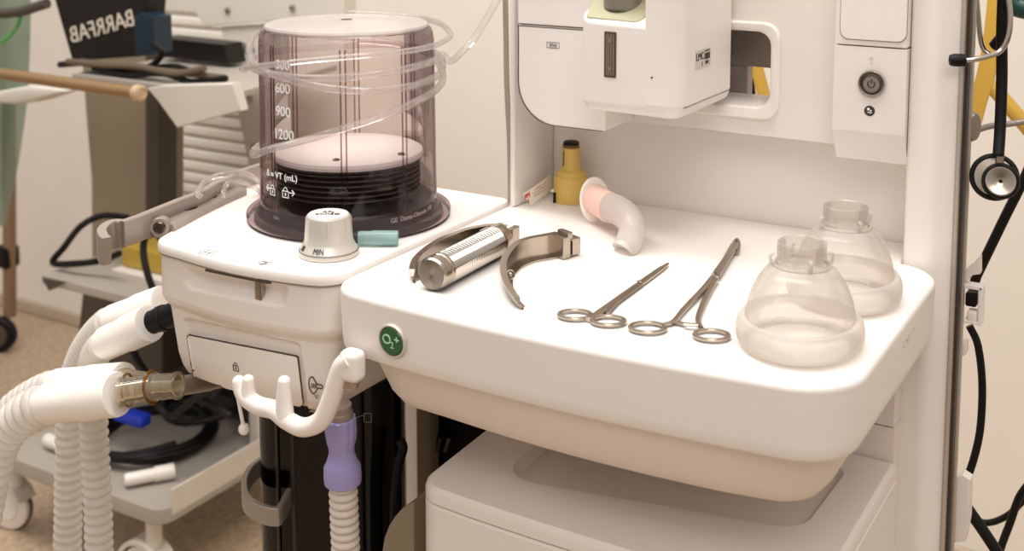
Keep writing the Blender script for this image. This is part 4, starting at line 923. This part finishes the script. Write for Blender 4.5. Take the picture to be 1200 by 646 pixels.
bz = emp('bronze_rail', tuple(P(100, 105, y=1.42)), 'bronze coloured round handle rail at the upper left before the column', 'rail')
a, b = P(-30, 82, y=1.42), P(163, 109, y=1.40)
obj('bar', tube([a, b], .0105, 20), BRONZE, bz)
obj('end_cap', lathe([(.0001, -.008), (.0135, -.008), (.0145, -.003), (.0135, .005), (.009, .007), (.0085, .005), (.004, .005), (.0001, .006)], b, b - a, 28), mat('pale_bronze', 'CDB594', .35, .4), bz)
obj('pole_bumper', slab([(-8, 108), (30, 101), (78, 107), (40, 120), (14, 123), (-8, 121)], 1.47, .05, .008), RACK, None, 'pale wedge shaped bumper below the bronze rail at left edge', 'bumper')
obj('surgical_drape', loft([[P(x + (2.5 * math.sin(k * .9 + x * .15)), y, y=1.56 + .012 * math.sin(x * .35 + k * .5)) for x in range(-40, 1, 4)] + [P(w_, y, y=1.56)] for k, (y, w_) in enumerate([(-20, 36), (20, 36), (60, 35), (110, 33), (150, 28), (190, 22), (230, 14), (265, 6)])], (0, 0), closed=False), DRAPE, None, 'translucent grey green film drape hanging at the left edge', 'drape')
obj('drape_loop', tube(spline([P(-10, 54, y=1.54), P(8, 45, y=1.54), P(19, 33, y=1.54), P(24, 20, y=1.54), P(22, 10, y=1.54)], 5), .004, 8), mat('leaf_green', '5BAE5C', .4), None, 'bright green plastic loop in front of the film drape', 'loop')
obj('drape_bar', tube(spline([P(-15, 16, y=1.53), P(20, 14, y=1.53), P(55, 4, y=1.53)], 5), .010, 12), CARTD, None, 'dark grey bar across the top left corner above the film drape', 'bar')
pl = emp('stand_pole', tuple(P(12, 408, z=FZ)), 'brown metal stand pole on a caster at the far left wall', 'stand')
py_ = P(12, 408, z=FZ).y
obj('pole', tube([V((P(12, 380, y=py_).x, py_, FZ + .09)), V((P(14, 200, y=py_).x, py_, .62))], .017, 14), mat('brown_pole', '8B715A', .45, .3), pl)
c = V((P(10, 380, y=py_).x, py_ - .03, FZ + .048)); 
obj('caster', lathe([(.0001, -.015), (.042, -.015), (.047, -.008), (.047, .008), (.042, .015), (.03, .013), (.0001, .015)], c, (.5, -1, 0), 36), BLACK, pl)
obj('caster_hub', lathe([(.0001, .020), (.028, .019), (.030, .013)], c, (.5, -1, 0), 30), CARTD, pl)
obj('pole_joint', box(.05, .05, .06, V((P(8, 300, y=py_).x, py_, P(8, 300, y=py_).z)), .01), BLACK, pl)
# slatted cabinet and rack panel behind
sc = emp('slatted_cabinet', (P(235, 240, y=2.0).x, 2.0, FZ), 'white cabinet front of horizontal rounded slats behind the cart column', 'cabinet')
x0, x1 = P(186, 100, y=2.0).x, P(330, 100, y=2.0).x
zz_ = FZ + .004
pr = [(2.03, FZ + .002)]
while zz_ < .93:
    pr += [(2.004, zz_), (1.998, zz_ + .006), (1.997, zz_ + .017), (2.0, zz_ + .0235), (2.012, zz_ + .026)]; zz_ += .028
pr += [(2.03, zz_)]
obj('slat_front', loft([[V((x, y, z)) for y, z in pr] for x in (x0, x1)]), SLAT, sc)
rk = emp('equipment_rack', tuple(P(340, 215, y=1.84)), 'pale metal rack panel with screws behind the left of the bellows dome', 'rack')
obj('side_panel', slab([(258, 32), (403, 23), (403, 570), (318, 560), (300, 218), (292, 200)], 1.84, .03, .003), RACK, rk)
obj('top_panel', slab([(172, -20), (180, 12), (228, 15), (240, 30), (403, 21), (403, -20)], 1.83, .04, .003), RACK, rk)
for x, y in ((267, 12), (293, 115), (343, 9), (298, 172)): obj('screw', lathe([(.0065, 0), (.006, .004), (.003, .006), (.0001, .006)], P(x, y, y=1.829 if y < 20 else 1.839), (0, -1, 0), 16), STEEL, rk)
obj('letters', text('8.n', .034, frame(P(290, 58, y=1.8385), (1, 0, 0), (0, -1, 0)), .0006), INK, rk)
# stuff on the shelves
SH = sz + .0004
yp_ = emp('yellow_pad', tuple(P(165, 312, z=SH)), 'mustard yellow pad on a white sheet on the cart middle shelf', 'pad')
obj('sheet', prism(rpoly([(P(130, 318, z=SH).x, P(130, 318, z=SH).y, .003), (P(230, 332, z=SH).x, P(130, 318, z=SH).y, .003), (P(230, 332, z=SH).x, 1.75, .003), (P(130, 318, z=SH).x + .02, 1.75, .003)], 3), SH, SH + .004), CASTW, yp_)
pq = P(140, 312, z=SH + .004)
obj('pad', prism(rpoly([(pq.x, pq.y, .008), (pq.x + .12, pq.y, .008), (pq.x + .12, pq.y + .12, .008), (pq.x + .03, pq.y + .12, .008)], 4), SH + .0045, SH + .046, .006), PADY, yp_)
obj('power_cord', tube(spline([P(150, 255, y=1.55), P(120, 253, y=1.53), P(95, 265, y=1.50), P(75, 290, y=1.47), P(62, 308, y=1.46), P(90, 309, y=1.46), P(120, 305, y=1.47), P(140, 297, y=1.47)], 6), .0062, 10), BLACK, None, 'black cord looping over the left end of the cart middle shelf', 'cable')
obj('power_cord', tube(spline([P(174, 262, y=1.42), P(168, 290, y=1.41), P(172, 318, y=1.40), P(181, 345, y=1.40), P(186, 372, y=1.40)], 6), .006, 10), BLACK, None, 'black cord hanging in front of the yellow pad', 'cable')
DZ = .136
def coil(cx, cy, rx, ry, turns, r, z0, ph=0):
    pts = []
    for i in range(int(turns * 20)):
        t = 2 * PI * i / 20 + ph; k = 1 + .07 * math.sin(i * .37)
        pts.append(V((cx + rx * k * math.cos(t), cy + ry * k * math.sin(t), z0 + r + .0035 + .0045 * i / 20 + .003 * math.sin(i * .9))))
    return pts
k1 = P(165, 525, z=DZ); k2 = P(245, 500, z=DZ)
obj('power_cord', tube(coil(k1.x + .005, k1.y + .03, .100, .112, 4, .0075, DZ), .0075, 10), BLACK, None, 'large coil of black cable on the cart bottom shelf', 'cable')
obj('power_cord', tube(coil(-1.635, 1.605, .072, .070, 2.5, .0065, DZ + .052, 1), .0065, 10), BLACK, None, 'smaller coil of black cable on the cart bottom shelf by end panel', 'cable')
obj('power_cord', tube(spline([P(150, 385, y=1.55), P(160, 420, y=1.55), P(185, 448, y=1.54), P(225, 440, y=1.54), P(262, 440, y=1.54), P(250, 462, y=1.51), P(235, 474, y=1.48)], 6), .0068, 10), BLACK, None, 'black cable dropping from the shelf behind the amber connector to the coils', 'cable')
obj('power_cord', tube(spline([P(255, 452, y=1.45), P(225, 470, y=1.45), P(200, 488, y=1.45), P(185, 470, y=1.45), P(215, 455, y=1.46), P(270, 488, y=1.46)], 6), .0062, 10), BLACK, None, 'tangled black cable above the coils beside the end panel', 'cable')
obj('cable_clamp', box(.07, .03, .022, frame(P(155, 489, y=1.50), (1, .1, -.05), (0, 0, 1)), .006), BLUE2, None, 'bright blue plastic plug among the black cables on the cart', 'plug')
wp0, wp1 = P(146, 563, z=DZ + .0145), P(204, 552, z=DZ + .0145)
obj('white_plug', lathe([(.0001, 0), (.009, 0), (.0115, .004), (.0115, .05), (.0135, .052), (.0135, (wp1 - wp0).length), (.0001, (wp1 - wp0).length)], wp0, wp1 - wp0, 20), CASTW, None, 'white cable plug lying on the cart bottom shelf edge', 'plug')
wp0, wp1 = P(55, 515, z=DZ + .0145), P(85, 530, z=DZ + .0145)
obj('white_plug', lathe([(.0001, 0), (.011, 0), (.0125, .004), (.0125, .03), (.0105, .033), (.0105, (wp1 - wp0).length), (.0001, (wp1 - wp0).length)], wp0, wp1 - wp0, 20), CASTW, None, 'white plug half hidden behind the vertical ribbed hoses', 'plug')

# ------------------------------------------------------------------ light
w = bpy.data.worlds.new('world'); bpy.context.scene.world = w; w.use_nodes = True
n = w.node_tree.nodes; l = w.node_tree.links; bg = n['Background']
tc = n.new('ShaderNodeTexCoord'); sx = n.new('ShaderNodeSeparateXYZ'); rp = n.new('ShaderNodeValToRGB')
l.new(tc.outputs['Generated'], sx.inputs[0])
mp = n.new('ShaderNodeMapRange'); mp.inputs['From Min'].default_value = -1; mp.inputs['From Max'].default_value = 1
l.new(sx.outputs['Z'], mp.inputs['Value']); l.new(mp.outputs['Result'], rp.inputs['Fac'])
e = rp.color_ramp.elements
e[0].position = .40; e[0].color = (.15, .11, .08, 1); e[1].position = .95; e[1].color = (.95, .91, .86, 1)
k = e.new(.52); k.color = (.58, .53, .485, 1)
l.new(rp.outputs['Color'], bg.inputs['Color']); bg.inputs['Strength'].default_value = .85
def area(name, loc, sx_, sy_, power, col=(1, .96, .925), aim=None):
    L = bpy.data.lights.new(name, 'AREA'); L.shape = 'RECTANGLE'; L.size = sx_; L.size_y = sy_; L.energy = power; L.color = col
    o = bpy.data.objects.new(name, L); C.objects.link(o); o.location = loc
    d = (V(aim) - V(loc)) if aim else V((0, 0, -1)); o.rotation_euler = d.to_track_quat('-Z', 'Y').to_euler(); return o
area('unseen_overhead_lamp', (-.35, .75, 2.7), 1.3, .7, 28.5)
area('unseen_overhead_lamp', (-1.7, .9, 2.75), 1.4, .8, 34)  # unseen lamp over the cart, strengthened to brighten slats and background
area('unseen_overhead_lamp', (.6, -.9, 2.7), 1.4, 1.0, 17, aim=(-.4, 1.0, .8))  # added front fill from behind the camera, lifts the machine's front faces

sc_ = bpy.context.scene
sc_.view_settings.view_transform = 'Standard'; sc_.view_settings.look = 'None'; sc_.view_settings.gamma = 1; sc_.view_settings.use_curve_mapping = False
sc_.view_settings.exposure = 0.0
sc_.cycles.transparent_max_bounces = 32; sc_.cycles.max_bounces = 10; sc_.cycles.use_denoising = True
sc_.cycles.caustics_reflective = False; sc_.cycles.caustics_refractive = False
